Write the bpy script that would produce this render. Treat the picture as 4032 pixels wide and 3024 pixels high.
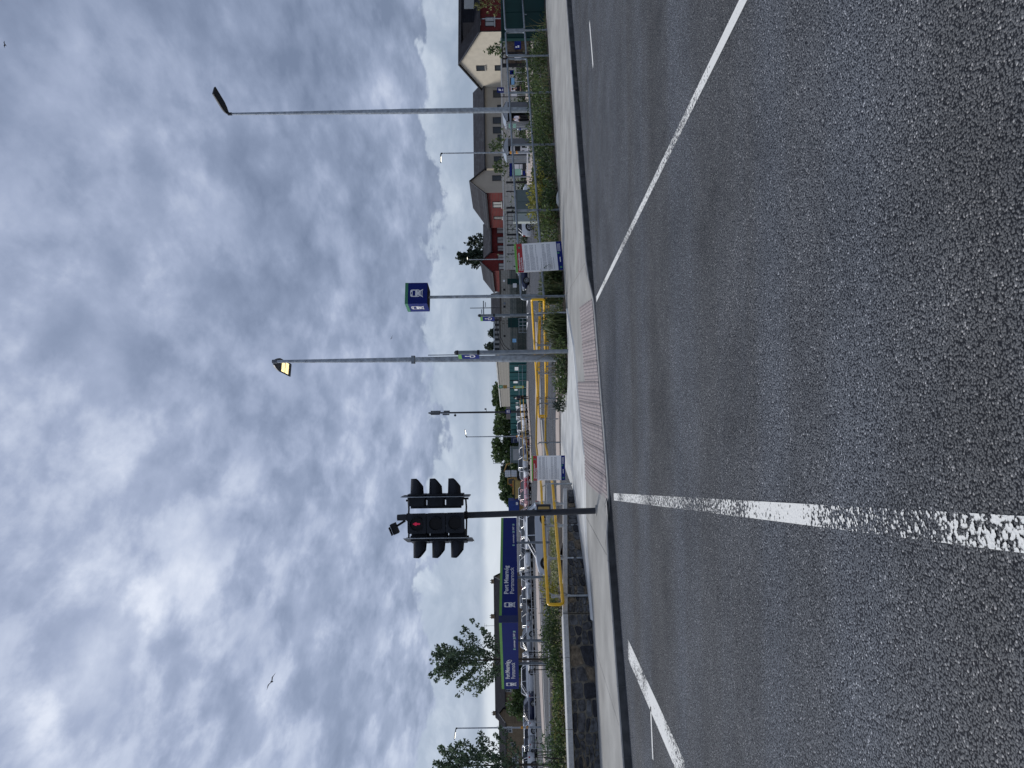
import bpy, bmesh, math, random
from mathutils import Vector, Matrix, Euler
random.seed(7)
R = math.radians
for o in list(bpy.data.objects): bpy.data.objects.remove(o)
scene = bpy.context.scene
col = scene.collection

# ------------------------------------------------------------------ camera
FPX, H_EYE, ROLL, PITCH = 2850.0, 1.55, 0.0128, 0.0035
cr, sr, cp, sp = math.cos(ROLL), math.sin(ROLL), math.cos(PITCH), math.sin(PITCH)
EYE = Vector((0, 0, H_EYE))
Rw = Vector((1, 0, 0)); Up = Vector((0, -sp, cp)); Fw = Vector((0, cp, sp)); Dw = -Up
Rv = cr * Rw + sr * Dw            # the way the upright picture's right points
Dv = -sr * Rw + cr * Dw           # ... and its down
cam_d = bpy.data.cameras.new('camera'); cam = bpy.data.objects.new('camera', cam_d); col.objects.link(cam)
M = Matrix((( Dv.x, Rv.x, -Fw.x, EYE.x), (Dv.y, Rv.y, -Fw.y, EYE.y), (Dv.z, Rv.z, -Fw.z, EYE.z), (0, 0, 0, 1)))
cam.matrix_world = M               # the phone was held on its side: picture right = down
cam_d.sensor_fit = 'HORIZONTAL'; cam_d.sensor_width = 36; cam_d.lens = FPX / 4032 * 36
cam_d.clip_start = 0.1; cam_d.clip_end = 5000
scene.camera = cam

# ------------------------------------------------------------------ light
SUN_EL, SUN_AZ = R(47), R(-60)     # azimuth from +Y, negative = left
sun_dir = Vector((math.sin(SUN_AZ) * math.cos(SUN_EL), math.cos(SUN_AZ) * math.cos(SUN_EL), math.sin(SUN_EL)))
sl = bpy.data.lights.new('sun', 'SUN'); so = bpy.data.objects.new('sun', sl); col.objects.link(so)
sl.energy = 1.35; sl.angle = R(22); sl.color = (1.0, 0.96, 0.9)
sl.energy = 1.5
so.rotation_euler = (-sun_dir).to_track_quat('-Z', 'Y').to_euler()
vs = scene.view_settings; vs.view_transform = 'Standard'; vs.look = 'None'; vs.gamma = 1; vs.exposure = 0.5
vs.use_curve_mapping = False

world = bpy.data.worlds.new('World'); scene.world = world; world.use_nodes = True
def build_world():
    nt = world.node_tree; nt.nodes.clear(); N = nt.nodes.new; L = nt.links.new
    def math_(op, a, b=None, c=None, clamp=False):
        n = N('ShaderNodeMath'); n.operation = op; n.use_clamp = clamp
        for i, v in enumerate((a, b, c)):
            if v is None: continue
            if isinstance(v, (int, float)): n.inputs[i].default_value = v
            else: L(v, n.inputs[i])
        return n.outputs[0]
    def noise(vec, scale, detail, rough=.55, dist=0.0):
        n = N('ShaderNodeTexNoise'); L(vec, n.inputs['Vector']); n.inputs['Scale'].default_value = scale
        n.inputs['Detail'].default_value = detail; n.inputs['Roughness'].default_value = rough; n.inputs['Distortion'].default_value = dist
        return n.outputs['Fac']
    def ramp(fac, stops):
        n = N('ShaderNodeValToRGB'); L(fac, n.inputs['Fac']); cr_ = n.color_ramp
        while len(cr_.elements) < len(stops): cr_.elements.new(0.5)
        for e, (p, c) in zip(cr_.elements, stops): e.position = p; e.color = (*c, 1)
        return n.outputs['Color']
    def mix(f, a, b, typ='MIX'):
        n = N('ShaderNodeMix'); n.data_type = 'RGBA'; n.blend_type = typ
        for s, v in ((n.inputs[0], f), (n.inputs[6], a), (n.inputs[7], b)):
            if isinstance(v, (int, float)): s.default_value = v
            elif isinstance(v, tuple): s.default_value = (*v, 1)
            else: L(v, s)
        return n.outputs[2]
    def smooth(v, a, b):
        n = N('ShaderNodeMapRange'); n.interpolation_type = 'SMOOTHSTEP'; L(v, n.inputs[0])
        n.inputs[1].default_value = a; n.inputs[2].default_value = b
        return n.outputs[0]
    tc = N('ShaderNodeTexCoord'); d = tc.outputs['Generated']
    sep = N('ShaderNodeSeparateXYZ'); L(d, sep.inputs[0]); dx, dy, dz = sep.outputs
    den = math_('ADD', math_('MAXIMUM', dz, 0.0), 0.24)
    cb = N('ShaderNodeCombineXYZ'); L(math_('DIVIDE', dx, den), cb.inputs[0]); L(math_('DIVIDE', dy, den), cb.inputs[1])
    p = cb.outputs[0]
    mp = N('ShaderNodeMapping'); L(p, mp.inputs[0]); mp.inputs['Rotation'].default_value = (0, 0, R(-32)); mp.inputs['Scale'].default_value = (1.55, 1.15, 1); mp.inputs['Location'].default_value = (3.3, 1.7, 0)
    q = mp.outputs[0]
    n1 = noise(q, 2.0, 6, .50, .12); n2 = noise(q, 5.6, 8, .56, .12); n3 = noise(q, 0.8, 3, .5)
    def ridge(n): return math_('SUBTRACT', 1.0, math_('MULTIPLY', math_('ABSOLUTE', math_('SUBTRACT', n, .5)), 4.0), clamp=True)
    rg = math_('POWER', ridge(noise(q, 2.6, 5, .45, .25)), 2.0)
    lump = smooth(math_('ADD', noise(q, 3.1, 8, .56, .15), math_('MULTIPLY', math_('SUBTRACT', n2, .5), .35)), .40, .60)
    # light that comes through the cloud: stronger towards the hidden sun
    dot = N('ShaderNodeVectorMath'); dot.operation = 'DOT_PRODUCT'; L(d, dot.inputs[0]); dot.inputs[1].default_value = sun_dir
    g = smooth(dot.outputs['Value'], 0.15, 1.04); g2 = smooth(dot.outputs['Value'], .70, 1.0)
    den_c = math_('ADD', math_('ADD', math_('MULTIPLY', n1, .50), math_('MULTIPLY', n2, .42)), math_('MULTIPLY', n3, .30))
    den_c = math_('ADD', den_c, math_('MULTIPLY', rg, math_('MULTIPLY_ADD', g2, .08, .025)))
    lit = math_('ADD', math_('ADD', den_c, -.175), math_('MULTIPLY', g, .20))
    lit = math_('ADD', lit, math_('MULTIPLY', g2, .05))
    lit = math_('ADD', lit, math_('MULTIPLY', math_('SUBTRACT', lump, .42), math_('MULTIPLY_ADD', g, .09, .045)))
    cloud = ramp(lit, [(.32, (.145, .182, .272)), (.48, (.222, .268, .380)), (.60, (.312, .362, .490)), (.72, (.46, .51, .63)), (.90, (.78, .81, .88))])
    # a far bank of cumulus low over the horizon, and the clearer strip under its base
    az = math_('DIVIDE', dx, math_('MAXIMUM', math_('ABSOLUTE', dy), .05))
    cb2 = N('ShaderNodeCombineXYZ'); L(az, cb2.inputs[0]); L(dz, cb2.inputs[1]); L(math_('SIGN', dy), cb2.inputs[2])
    mp2 = N('ShaderNodeMapping'); L(cb2.outputs[0], mp2.inputs[0]); mp2.inputs['Scale'].default_value = (5, 9, 1)
    e1 = noise(mp2.outputs[0], 1.0, 7, .55, .2); e2 = noise(mp2.outputs[0], 2.6, 6, .6, .3)
    edge = math_('ADD', math_('MULTIPLY', e1, .17), math_('MULTIPLY', e2, .05))
    rel = math_('SUBTRACT', dz, math_('SUBTRACT', edge, .0))
    bank = smooth(rel, .004, -.004)
    bankcol = ramp(math_('ADD', math_('MULTIPLY', e2, .75), math_('MULTIPLY', rel, 2.2)), [(.16, (.25, .31, .41)), (.36, (.36, .42, .52)), (.50, (.50, .56, .65)), (.62, (.62, .67, .74))])
    bandlow = smooth(math_('ADD', dz, math_('MULTIPLY', e2, .02)), .062, .046)
    left = smooth(az, .06, -.26)
    pale = mix(math_('MULTIPLY', bandlow, math_('ADD', math_('MULTIPLY', left, .75), .15)), bankcol, (.62, .67, .73))
    lowmix = math_('MULTIPLY', bank, .85)
    allc = mix(lowmix, cloud, pale)
    sky = N('ShaderNodeTexSky'); sky.sky_type = 'NISHITA'; sky.sun_disc = False
    sky.sun_elevation = SUN_EL; sky.sun_rotation = SUN_AZ; sky.altitude = 10
    b1 = N('ShaderNodeBackground'); L(sky.outputs[0], b1.inputs[0]); b1.inputs[1].default_value = .08
    b2 = N('ShaderNodeBackground'); L(allc, b2.inputs[0]); b2.inputs[1].default_value = .88
    ms = N('ShaderNodeMixShader'); ms.inputs[0].default_value = .93
    L(b1.outputs[0], ms.inputs[1]); L(b2.outputs[0], ms.inputs[2])
    out = N('ShaderNodeOutputWorld'); L(ms.outputs[0], out.inputs[0])
build_world()

# ------------------------------------------------------------------ picture -> place
def ray(x, y):
    a, b = (3024 - y - 1512) / FPX, (x - 2016) / FPX
    return Fw + a * Rv + b * Dv
def G(x, y, z=0.0):                # point on the level z
    r = ray(x, y); t = (z - H_EYE) / r.z
    return EYE + t * r
def A(x, y, Y):                    # point at depth Y
    r = ray(x, y); return EYE + (Y / r.y) * r
def LX(y, Y): return A(2020, y, Y).x
def ss(a, b, v):
    t = max(0, min(1, (v - a) / (b - a))); return t * t * (3 - 2 * t)
def Hc(X, Y=60): return -0.15 - 0.32 * ss(1, 8, -X)      # car park level
def GP(x, y):
    z = -.2
    for _ in range(6): z = Hc(G(x, y, z).x)
    return G(x, y, z)
def hitline(y, p, q):              # plan view: where the sight line through picture row y crosses line p-q
    r = ray(2020, y); ex, ey = q[0] - p[0], q[1] - p[1]
    det = r.x * (-ey) + r.y * ex
    t = (p[0] * (-ey) + p[1] * ex) / det
    return Vector((r.x * t, r.y * t, 0))
KN = Vector((-.485, .875, 0)); KD = Vector((.875, .485, 0))
def kerbY(X): return 12.91 + .554 * X

# ------------------------------------------------------------------ materials
MATS = {}
def mat(name, c, rough=.7, metal=0, var=.12, vs_=3.0, bump=0.0, bs=40, spec=None, coat=0):
    if name in MATS: return MATS[name]
    m = bpy.data.materials.new(name); m.use_nodes = True; nt = m.node_tree; b = nt.nodes['Principled BSDF']
    b.inputs['Roughness'].default_value = rough; b.inputs['Metallic'].default_value = metal
    if spec is not None: b.inputs['Specular IOR Level'].default_value = spec
    if coat: b.inputs['Coat Weight'].default_value = coat; b.inputs['Coat Roughness'].default_value = .05
    tc = nt.nodes.new('ShaderNodeTexCoord')
    n = nt.nodes.new('ShaderNodeTexNoise'); n.inputs['Scale'].default_value = vs_; n.inputs['Detail'].default_value = 6
    nt.links.new(tc.outputs['Object'], n.inputs['Vector'])
    rp = nt.nodes.new('ShaderNodeValToRGB'); rp.color_ramp.elements[0].position = .3; rp.color_ramp.elements[1].position = .7
    rp.color_ramp.elements[0].color = (*[max(0, v * (1 - var)) for v in c], 1); rp.color_ramp.elements[1].color = (*[min(1, v * (1 + var)) for v in c], 1)
    nt.links.new(n.outputs['Fac'], rp.inputs['Fac']); nt.links.new(rp.outputs['Color'], b.inputs['Base Color'])
    if bump:
        n4 = nt.nodes.new('ShaderNodeTexNoise'); n4.inputs['Scale'].default_value = .55; n4.inputs['Detail'].default_value = 8; n4.inputs['Roughness'].default_value = .65
        nt.links.new(tc.outputs['Object'], n4.inputs['Vector'])
        mr4 = nt.nodes.new('ShaderNodeMapRange'); nt.links.new(n4.outputs['Fac'], mr4.inputs[0]); mr4.inputs[1].default_value = .30; mr4.inputs[2].default_value = .62; mr4.inputs[3].default_value = .72; mr4.inputs[4].default_value = 1.04
        mx4 = nt.nodes.new('ShaderNodeMix'); mx4.data_type = 'RGBA'; mx4.blend_type = 'MULTIPLY'; mx4.inputs[0].default_value = 1
        nt.links.new(rp.outputs['Color'], mx4.inputs[6]); nt.links.new(mr4.outputs[0], mx4.inputs[7]); nt.links.new(mx4.outputs[2], b.inputs['Base Color'])
        n2 = nt.nodes.new('ShaderNodeTexNoise'); n2.inputs['Scale'].default_value = bs; n2.inputs['Detail'].default_value = 4
        nt.links.new(tc.outputs['Object'], n2.inputs['Vector'])
        bp = nt.nodes.new('ShaderNodeBump'); bp.inputs['Strength'].default_value = bump; bp.inputs['Distance'].default_value = .02
        nt.links.new(n2.outputs['Fac'], bp.inputs['Height']); nt.links.new(bp.outputs['Normal'], b.inputs['Normal'])
    MATS[name] = m; return m
def emit(name, c, s):
    m = bpy.data.materials.new(name); m.use_nodes = True; b = m.node_tree.nodes['Principled BSDF']
    b.inputs['Base Color'].default_value = (*c, 1); b.inputs['Emission Color'].default_value = (*c, 1); b.inputs['Emission Strength'].default_value = s
    MATS[name] = m; return m
def leafmat(name, dark, light, trans=.35):
    m = bpy.data.materials.new(name); m.use_nodes = True; nt = m.node_tree; b = nt.nodes['Principled BSDF']
    g = nt.nodes.new('ShaderNodeNewGeometry'); rp = nt.nodes.new('ShaderNodeValToRGB')
    rp.color_ramp.elements[0].color = (*dark, 1); rp.color_ramp.elements[1].color = (*light, 1)
    nt.links.new(g.outputs['Random Per Island'], rp.inputs['Fac']); nt.links.new(rp.outputs['Color'], b.inputs['Base Color'])
    b.inputs['Roughness'].default_value = .55
    tr = nt.nodes.new('ShaderNodeBsdfTranslucent'); nt.links.new(rp.outputs['Color'], tr.inputs['Color'])
    mx = nt.nodes.new('ShaderNodeMixShader'); mx.inputs[0].default_value = trans
    nt.links.new(b.outputs[0], mx.inputs[1]); nt.links.new(tr.outputs[0], mx.inputs[2])
    nt.links.new(mx.outputs[0], nt.nodes['Material Output'].inputs['Surface'])
    MATS[name] = m; return m

def asphalt_mat(name, lo, hi, band=True, chip=85, bumpd=.008):
    m = bpy.data.materials.new(name); m.use_nodes = True; nt = m.node_tree; b = nt.nodes['Principled BSDF']; N = nt.nodes.new; L = nt.links.new
    tc = N('ShaderNodeTexCoord'); ob = tc.outputs['Object']
    ns = N('ShaderNodeTexNoise'); L(ob, ns.inputs['Vector']); ns.inputs['Scale'].default_value = 45; ns.inputs['Detail'].default_value = 2
    mxv = N('ShaderNodeMix'); mxv.data_type = 'VECTOR'; mxv.inputs[0].default_value = .012; L(ob, mxv.inputs[4]); L(ns.outputs['Color'], mxv.inputs[5])
    v = N('ShaderNodeTexVoronoi'); L(mxv.outputs[1], v.inputs['Vector']); v.inputs['Scale'].default_value = chip; v.inputs['Randomness'].default_value = 1
    sepc = N('ShaderNodeSeparateColor'); L(v.outputs['Color'], sepc.inputs[0])
    rp = N('ShaderNodeValToRGB'); L(sepc.outputs[0], rp.inputs['Fac'])
    els = rp.color_ramp.elements; els[0].color = (*lo, 1); els[1].position = .93; els[1].color = (*hi, 1)
    e = els.new(.996); e.color = (hi[0] * 2.6, hi[1] * 2.5, hi[2] * 2.4, 1)
    # binder between the chippings
    bd = N('ShaderNodeMapRange'); L(v.outputs['Distance'], bd.inputs[0]); bd.inputs[1].default_value = .42; bd.inputs[2].default_value = .66
    mb = N('ShaderNodeMix'); mb.data_type = 'RGBA'; L(bd.outputs[0], mb.inputs[0]); L(rp.outputs['Color'], mb.inputs[6]); mb.inputs[7].default_value = (.014, .016, .022, 1)
    mp = N('ShaderNodeMapping'); L(ob, mp.inputs[0]); mp.inputs['Rotation'].default_value = (0, 0, -R(29)); mp.inputs['Scale'].default_value = (.035, 1.0, 1)
    bn = N('ShaderNodeTexNoise'); L(mp.outputs[0], bn.inputs['Vector']); bn.inputs['Scale'].default_value = .8; bn.inputs['Detail'].default_value = 3
    pn = N('ShaderNodeTexNoise'); L(ob, pn.inputs['Vector']); pn.inputs['Scale'].default_value = 1.1; pn.inputs['Detail'].default_value = 5
    ad = N('ShaderNodeMath'); ad.operation = 'ADD'; L(bn.outputs['Fac'], ad.inputs[0]); L(pn.outputs['Fac'], ad.inputs[1])
    mr = N('ShaderNodeMapRange'); L(ad.outputs[0], mr.inputs[0]); mr.inputs[1].default_value = .7; mr.inputs[2].default_value = 1.3; mr.inputs[3].default_value = .70; mr.inputs[4].default_value = 1.32
    mm = N('ShaderNodeMix'); mm.data_type = 'RGBA'; mm.blend_type = 'MULTIPLY'; mm.inputs[0].default_value = 1; L(mb.outputs[2], mm.inputs[6]); L(mr.outputs[0], mm.inputs[7])
    tn = N('ShaderNodeValToRGB'); L(bn.outputs['Fac'], tn.inputs['Fac']); tn.color_ramp.elements[0].position = .38; tn.color_ramp.elements[1].position = .62
    tn.color_ramp.elements[0].color = (1.04, 1.0, .92, 1); tn.color_ramp.elements[1].color = (.93, 1.0, 1.09, 1)
    mt2 = N('ShaderNodeMix'); mt2.data_type = 'RGBA'; mt2.blend_type = 'MULTIPLY'; mt2.inputs[0].default_value = .5; L(mm.outputs[2], mt2.inputs[6]); L(tn.outputs['Color'], mt2.inputs[7])
    on = N('ShaderNodeTexNoise'); L(ob, on.inputs['Vector']); on.inputs['Scale'].default_value = .42; on.inputs['Detail'].default_value = 7; on.inputs['Roughness'].default_value = .6
    orp = N('ShaderNodeMapRange'); L(on.outputs['Fac'], orp.inputs[0]); orp.inputs[1].default_value = .60; orp.inputs[2].default_value = .74; orp.inputs[3].default_value = 1.0; orp.inputs[4].default_value = .70
    mt3 = N('ShaderNodeMix'); mt3.data_type = 'RGBA'; mt3.blend_type = 'MULTIPLY'; mt3.inputs[0].default_value = 1; L(mt2.outputs[2], mt3.inputs[6]); L(orp.outputs[0], mt3.inputs[7])
    L(mt3.outputs[2], b.inputs['Base Color']); b.inputs['Roughness'].default_value = .78
    b.inputs['Specular IOR Level'].default_value = .18
    hm = N('ShaderNodeMath'); hm.operation = 'MULTIPLY'; L(v.outputs['Distance'], hm.inputs[0]); hm.inputs[1].default_value = -1
    ha = N('ShaderNodeMath'); ha.operation = 'ADD'; L(hm.outputs[0], ha.inputs[0]); L(sepc.outputs[1], ha.inputs[1])
    bp = N('ShaderNodeBump'); bp.inputs['Strength'].default_value = .8; bp.inputs['Distance'].default_value = bumpd
    L(ha.outputs[0], bp.inputs['Height']); L(bp.outputs['Normal'], b.inputs['Normal'])
    MATS[name] = m; return m
def paint_mat(name, wear, along, prof=None):
    m = bpy.data.materials.new(name); m.use_nodes = True; nt = m.node_tree; b = nt.nodes['Principled BSDF']; N = nt.nodes.new; L = nt.links.new
    b.inputs['Base Color'].default_value = (.72, .72, .69, 1); b.inputs['Roughness'].default_value = .8
    tc = N('ShaderNodeTexCoord'); ob = tc.outputs['Object']
    v = N('ShaderNodeTexVoronoi'); L(ob, v.inputs['Vector']); v.inputs['Scale'].default_value = 62
    n1 = N('ShaderNodeTexNoise'); L(ob, n1.inputs['Vector']); n1.inputs['Scale'].default_value = 28; n1.inputs['Detail'].default_value = 6; n1.inputs['Roughness'].default_value = .7
    mp = N('ShaderNodeMapping'); L(ob, mp.inputs[0]); mp.inputs['Scale'].default_value = (.9, along, 1); mp.inputs['Location'].default_value = (1.3, .0, 0)
    n2 = N('ShaderNodeTexNoise'); L(mp.outputs[0], n2.inputs['Vector']); n2.inputs['Scale'].default_value = 1; n2.inputs['Detail'].default_value = 3
    if prof:
        sy = N('ShaderNodeSeparateXYZ'); L(ob, sy.inputs[0]); ny = N('ShaderNodeMapRange'); L(sy.outputs[1], ny.inputs[0]); ny.inputs[1].default_value = 1; ny.inputs[2].default_value = 14
        rr = N('ShaderNodeValToRGB'); L(ny.outputs[0], rr.inputs['Fac']); ce = rr.color_ramp
        while len(ce.elements) < len(prof): ce.elements.new(.5)
        for e_, (y_, v_) in zip(ce.elements, prof): e_.position = (y_ - 1) / 13; e_.color = (v_, v_, v_, 1)
        pm_ = N('ShaderNodeMath'); pm_.operation = 'MULTIPLY_ADD'; L(rr.outputs['Color'], pm_.inputs[0]); pm_.inputs[1].default_value = .62; pm_.inputs[2].default_value = .18
    s1 = N('ShaderNodeMath'); s1.operation = 'MULTIPLY'; L(n1.outputs['Fac'], s1.inputs[0]); s1.inputs[1].default_value = 1.1
    s2 = N('ShaderNodeMath'); s2.operation = 'MULTIPLY_ADD'; L(pm_.outputs[0] if prof else n2.outputs['Fac'], s2.inputs[0]); s2.inputs[1].default_value = 1.5; L(s1.outputs[0], s2.inputs[2])
    s3 = N('ShaderNodeMath'); s3.operation = 'MULTIPLY_ADD'; L(v.outputs['Distance'], s3.inputs[0]); s3.inputs[1].default_value = -.32; L(s2.outputs[0], s3.inputs[2])
    mr = N('ShaderNodeMapRange'); L(s3.outputs[0], mr.inputs[0]); mr.inputs[1].default_value = wear - .03; mr.inputs[2].default_value = wear + .03
    tr = N('ShaderNodeBsdfTransparent'); mx = N('ShaderNodeMixShader'); L(mr.outputs[0], mx.inputs[0]); L(tr.outputs[0], mx.inputs[1]); L(b.outputs[0], mx.inputs[2])
    L(mx.outputs[0], nt.nodes['Material Output'].inputs['Surface'])
    bp = N('ShaderNodeBump'); bp.inputs['Strength'].default_value = .5; bp.inputs['Distance'].default_value = .006; L(v.outputs['Distance'], bp.inputs['Height']); L(bp.outputs['Normal'], b.inputs['Normal'])
    MATS[name] = m; return m

road_m = asphalt_mat('road_asphalt', (.100, .106, .115), (.178, .185, .196), chip=108)
lot_m = asphalt_mat('car_park_asphalt', (.085, .088, .095), (.125, .13, .138), chip=40, bumpd=.003)
grnd_m = mat('far_ground', (.11, .11, .105), .95, var=.25, vs_=.2)
conc_m = mat('pavement_concrete', (.335, .33, .31), .9, var=.13, vs_=1.6, bump=.25, bs=160)
kerb_m = mat('kerb_concrete', (.33, .325, .31), .9, var=.14, vs_=5, bump=.3, bs=120)
path_m = mat('pale_path_concrete', (.52, .53, .52), .85, var=.10, vs_=2.2, bump=.2, bs=60)
white_conc = mat('white_concrete', (.66, .66, .63), .8, var=.08, vs_=4, bump=.15)
pink_m = mat('buff_paving', (.40, .34, .30), .9, var=.10, vs_=1.5)
tact_m = mat('red_tactile_concrete', (.40, .345, .335), .9, var=.2, vs_=7, bump=.15, bs=150)
soil_m = mat('bark_soil', (.055, .043, .032), .95, var=.4, vs_=20, bump=.8, bs=60)
mort_m = mat('mortar', (.205, .185, .15), .95, var=.3, vs_=9, bump=.5, bs=70)
stone_ms = [mat('dark_stone', (.078, .078, .082), .85, var=.65, vs_=14, bump=.9, bs=35), mat('blue_stone', (.105, .107, .112), .8, var=.6, vs_=11, bump=.9, bs=30),
            mat('brown_stone', (.165, .130, .090), .85, var=.55, vs_=13, bump=.9, bs=32), mat('black_stone', (.022, .023, .030), .7, var=.5, vs_=12, bump=.8, bs=30)]
cope_m = mat('granite_coping', (.50, .50, .49), .75, var=.14, vs_=30, bump=.1, bs=150)
galv = mat('galvanised_steel', (.36, .39, .42), .45, .75, var=.28, vs_=9)
galv_d = mat('weathered_galvanised', (.23, .26, .29), .5, .6, var=.25, vs_=7)
yell = mat('yellow_handrail', (.80, .45, .006), .35, var=.10, vs_=8)
blk = mat('black_plastic', (.015, .018, .025), .55, var=.3, vs_=6, spec=.3)
blk_m = mat('matt_black', (.010, .010, .012), .7, var=.2)
dkgrey = mat('dark_grey_paint', (.040, .043, .050), .55, var=.15, spec=.3)
blue = mat('sign_blue', (.005, .017, .165), .5, var=.06, spec=.2)
green = mat('sign_green', (.16, .42, .07), .4, var=.06)
green_d = mat('sign_dark_green', (.05, .25, .12), .4, var=.06)
white = mat('white_print', (.86, .86, .86), .5, var=.03)
red_p = mat('red_print', (.40, .02, .03), .45, var=.06)
grey_t = mat('grey_text', (.19, .20, .24), .6, var=.05)
forest = mat('dark_green_steel', (.006, .036, .034), .5, var=.14, vs_=2, spec=.2)
forest2 = mat('green_hoarding', (.012, .075, .082), .6, var=.12, vs_=1, spec=.2)
lamp_on = emit('lit_led', (1.0, .78, .38), 1.5)
lamp_w = emit('lit_led_white', (1.0, .95, .80), 4.0)
redman = emit('red_led', (.7, .02, .08), .2)
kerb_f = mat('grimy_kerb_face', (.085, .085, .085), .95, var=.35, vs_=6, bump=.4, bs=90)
lens_m = mat('unlit_lens', (.008, .008, .010), .3, spec=.2, var=.1)
wood = mat('timber', (.13, .095, .065), .85, var=.3, vs_=6)
bark = mat('bark', (.075, .06, .048), .9, var=.3, vs_=12, bump=.6, bs=40)
glass_d = mat('dark_glass', (.010, .013, .018), .08, spec=.4, var=.1)
glass_c = mat('clear_panel', (.42, .48, .50), .15, var=.06)
rubber = mat('tyre_rubber', (.015, .015, .016), .8, var=.2)
alloy = mat('alloy', (.45, .46, .48), .3, .8, var=.1)
cream = mat('cream_render', (.62, .56, .45), .9, var=.07, vs_=1.2)
beige = mat('beige_render', (.44, .40, .33), .9, var=.07, vs_=1.0)
slate = mat('slate_roof', (.070, .074, .084), .9, var=.16, vs_=3, spec=.05)
slate_d = mat('dark_slate_roof', (.032, .034, .041), .9, var=.16, vs_=3, spec=.05)
blockw = mat('concrete_block', (.36, .34, .295), .95, var=.18, vs_=2)
paleblk = mat('pale_block', (.52, .50, .45), .95, var=.12, vs_=2)
upvc = mat('white_frame', (.75, .75, .73), .4, var=.03)
dkframe = mat('dark_frame', (.03, .03, .034), .4, var=.1)
pane_m = mat('window_pane', (.045, .055, .065), .15, spec=.35, var=.2, vs_=.6)
pane_pale = mat('curtained_pane', (.42, .42, .40), .3, var=.08)
bluec = mat('blue_container', (.02, .06, .28), .5, var=.15)
ylw_m = mat('machine_yellow', (.34, .20, .04), .5, var=.2)
redm = mat('machine_red', (.40, .03, .025), .5, var=.2)
cab_m = mat('grey_green_cabinet', (.155, .195, .185), .55, var=.08)
cab_l = mat('pale_cabinet', (.43, .47, .44), .55, var=.06)
orange = mat('orange_band', (.75, .32, .02), .5, var=.05)
cyanp = mat('pale_blue_print', (.25, .52, .80), .5, var=.06)
mintp = mat('mint_print', (.35, .62, .48), .5, var=.05)
skin = mat('skin', (.48, .30, .22), .6, var=.05)
cloth_b = mat('black_cloth', (.012, .012, .015), .9, var=.2)
cloth_w = mat('white_cloth', (.68, .66, .74), .9, var=.05)
bag_m = mat('navy_backpack', (.03, .035, .05), .8, var=.2)
steel_c = mat('shelter_grey', (.13, .145, .165), .45, .3, var=.08)
birdm = mat('gull_grey', (.10, .10, .11), .8, var=.2)

def brick_mat(name, c, mortar, scale):
    m = bpy.data.materials.new(name); m.use_nodes = True; nt = m.node_tree; b = nt.nodes['Principled BSDF']
    tc = nt.nodes.new('ShaderNodeTexCoord'); mp = nt.nodes.new('ShaderNodeMapping'); mp.inputs['Rotation'].default_value = (R(90), 0, 0)
    bt = nt.nodes.new('ShaderNodeTexBrick'); nt.links.new(tc.outputs['Object'], mp.inputs[0]); nt.links.new(mp.outputs[0], bt.inputs['Vector'])
    bt.inputs['Color1'].default_value = (*c, 1); bt.inputs['Color2'].default_value = (c[0] * .75, c[1] * .72, c[2] * .72, 1); bt.inputs['Mortar'].default_value = (*mortar, 1)
    bt.inputs['Scale'].default_value = scale; bt.inputs['Mortar Size'].default_value = .012
    n = nt.nodes.new('ShaderNodeTexNoise'); n.inputs['Scale'].default_value = .9; nt.links.new(tc.outputs['Object'], n.inputs['Vector'])
    mx = nt.nodes.new('ShaderNodeMix'); mx.data_type = 'RGBA'; mx.blend_type = 'MULTIPLY'; mx.inputs[0].default_value = .4
    nt.links.new(bt.outputs['Color'], mx.inputs[6]); nt.links.new(n.outputs['Fac'], mx.inputs[7]); nt.links.new(mx.outputs[2], b.inputs['Base Color'])
    b.inputs['Roughness'].default_value = .95; b.inputs['Specular IOR Level'].default_value = .05
    MATS[name] = m; return m
redbrick = brick_mat('red_brick', (.235, .043, .042), (.15, .08, .075), 2.2)
brownbrick = brick_mat('brown_brick', (.36, .27, .17), (.30, .25, .18), 2.2)
slate = brick_mat('slate_courses', (.078, .082, .093), (.030, .032, .038), .9); slate_d = brick_mat('dark_slate_courses', (.036, .038, .046), (.014, .015, .018), .9)
lf_dark = leafmat('dark_leaf', (.009, .025, .009), (.095, .150, .048))
lf_mid = leafmat('mid_leaf', (.024, .052, .015), (.160, .225, .070))
lf_yel = leafmat('yellow_leaf', (.10, .12, .02), (.46, .42, .07))
lf_olive = leafmat('olive_leaf', (.050, .055, .018), (.27, .26, .085))
lf_tree = leafmat('young_tree_leaf', (.034, .066, .042), (.180, .255, .145))
lf_far = leafmat('far_tree_leaf', (.024, .050, .016), (.130, .195, .060), .25)
lf_con = leafmat('conifer_leaf', (.012, .024, .016), (.055, .085, .048), .2)
lf_blade = leafmat('strap_leaf', (.022, .042, .014), (.16, .20, .08))
lf_white = leafmat('blossom', (.55, .55, .50), (.75, .75, .70))

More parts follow.
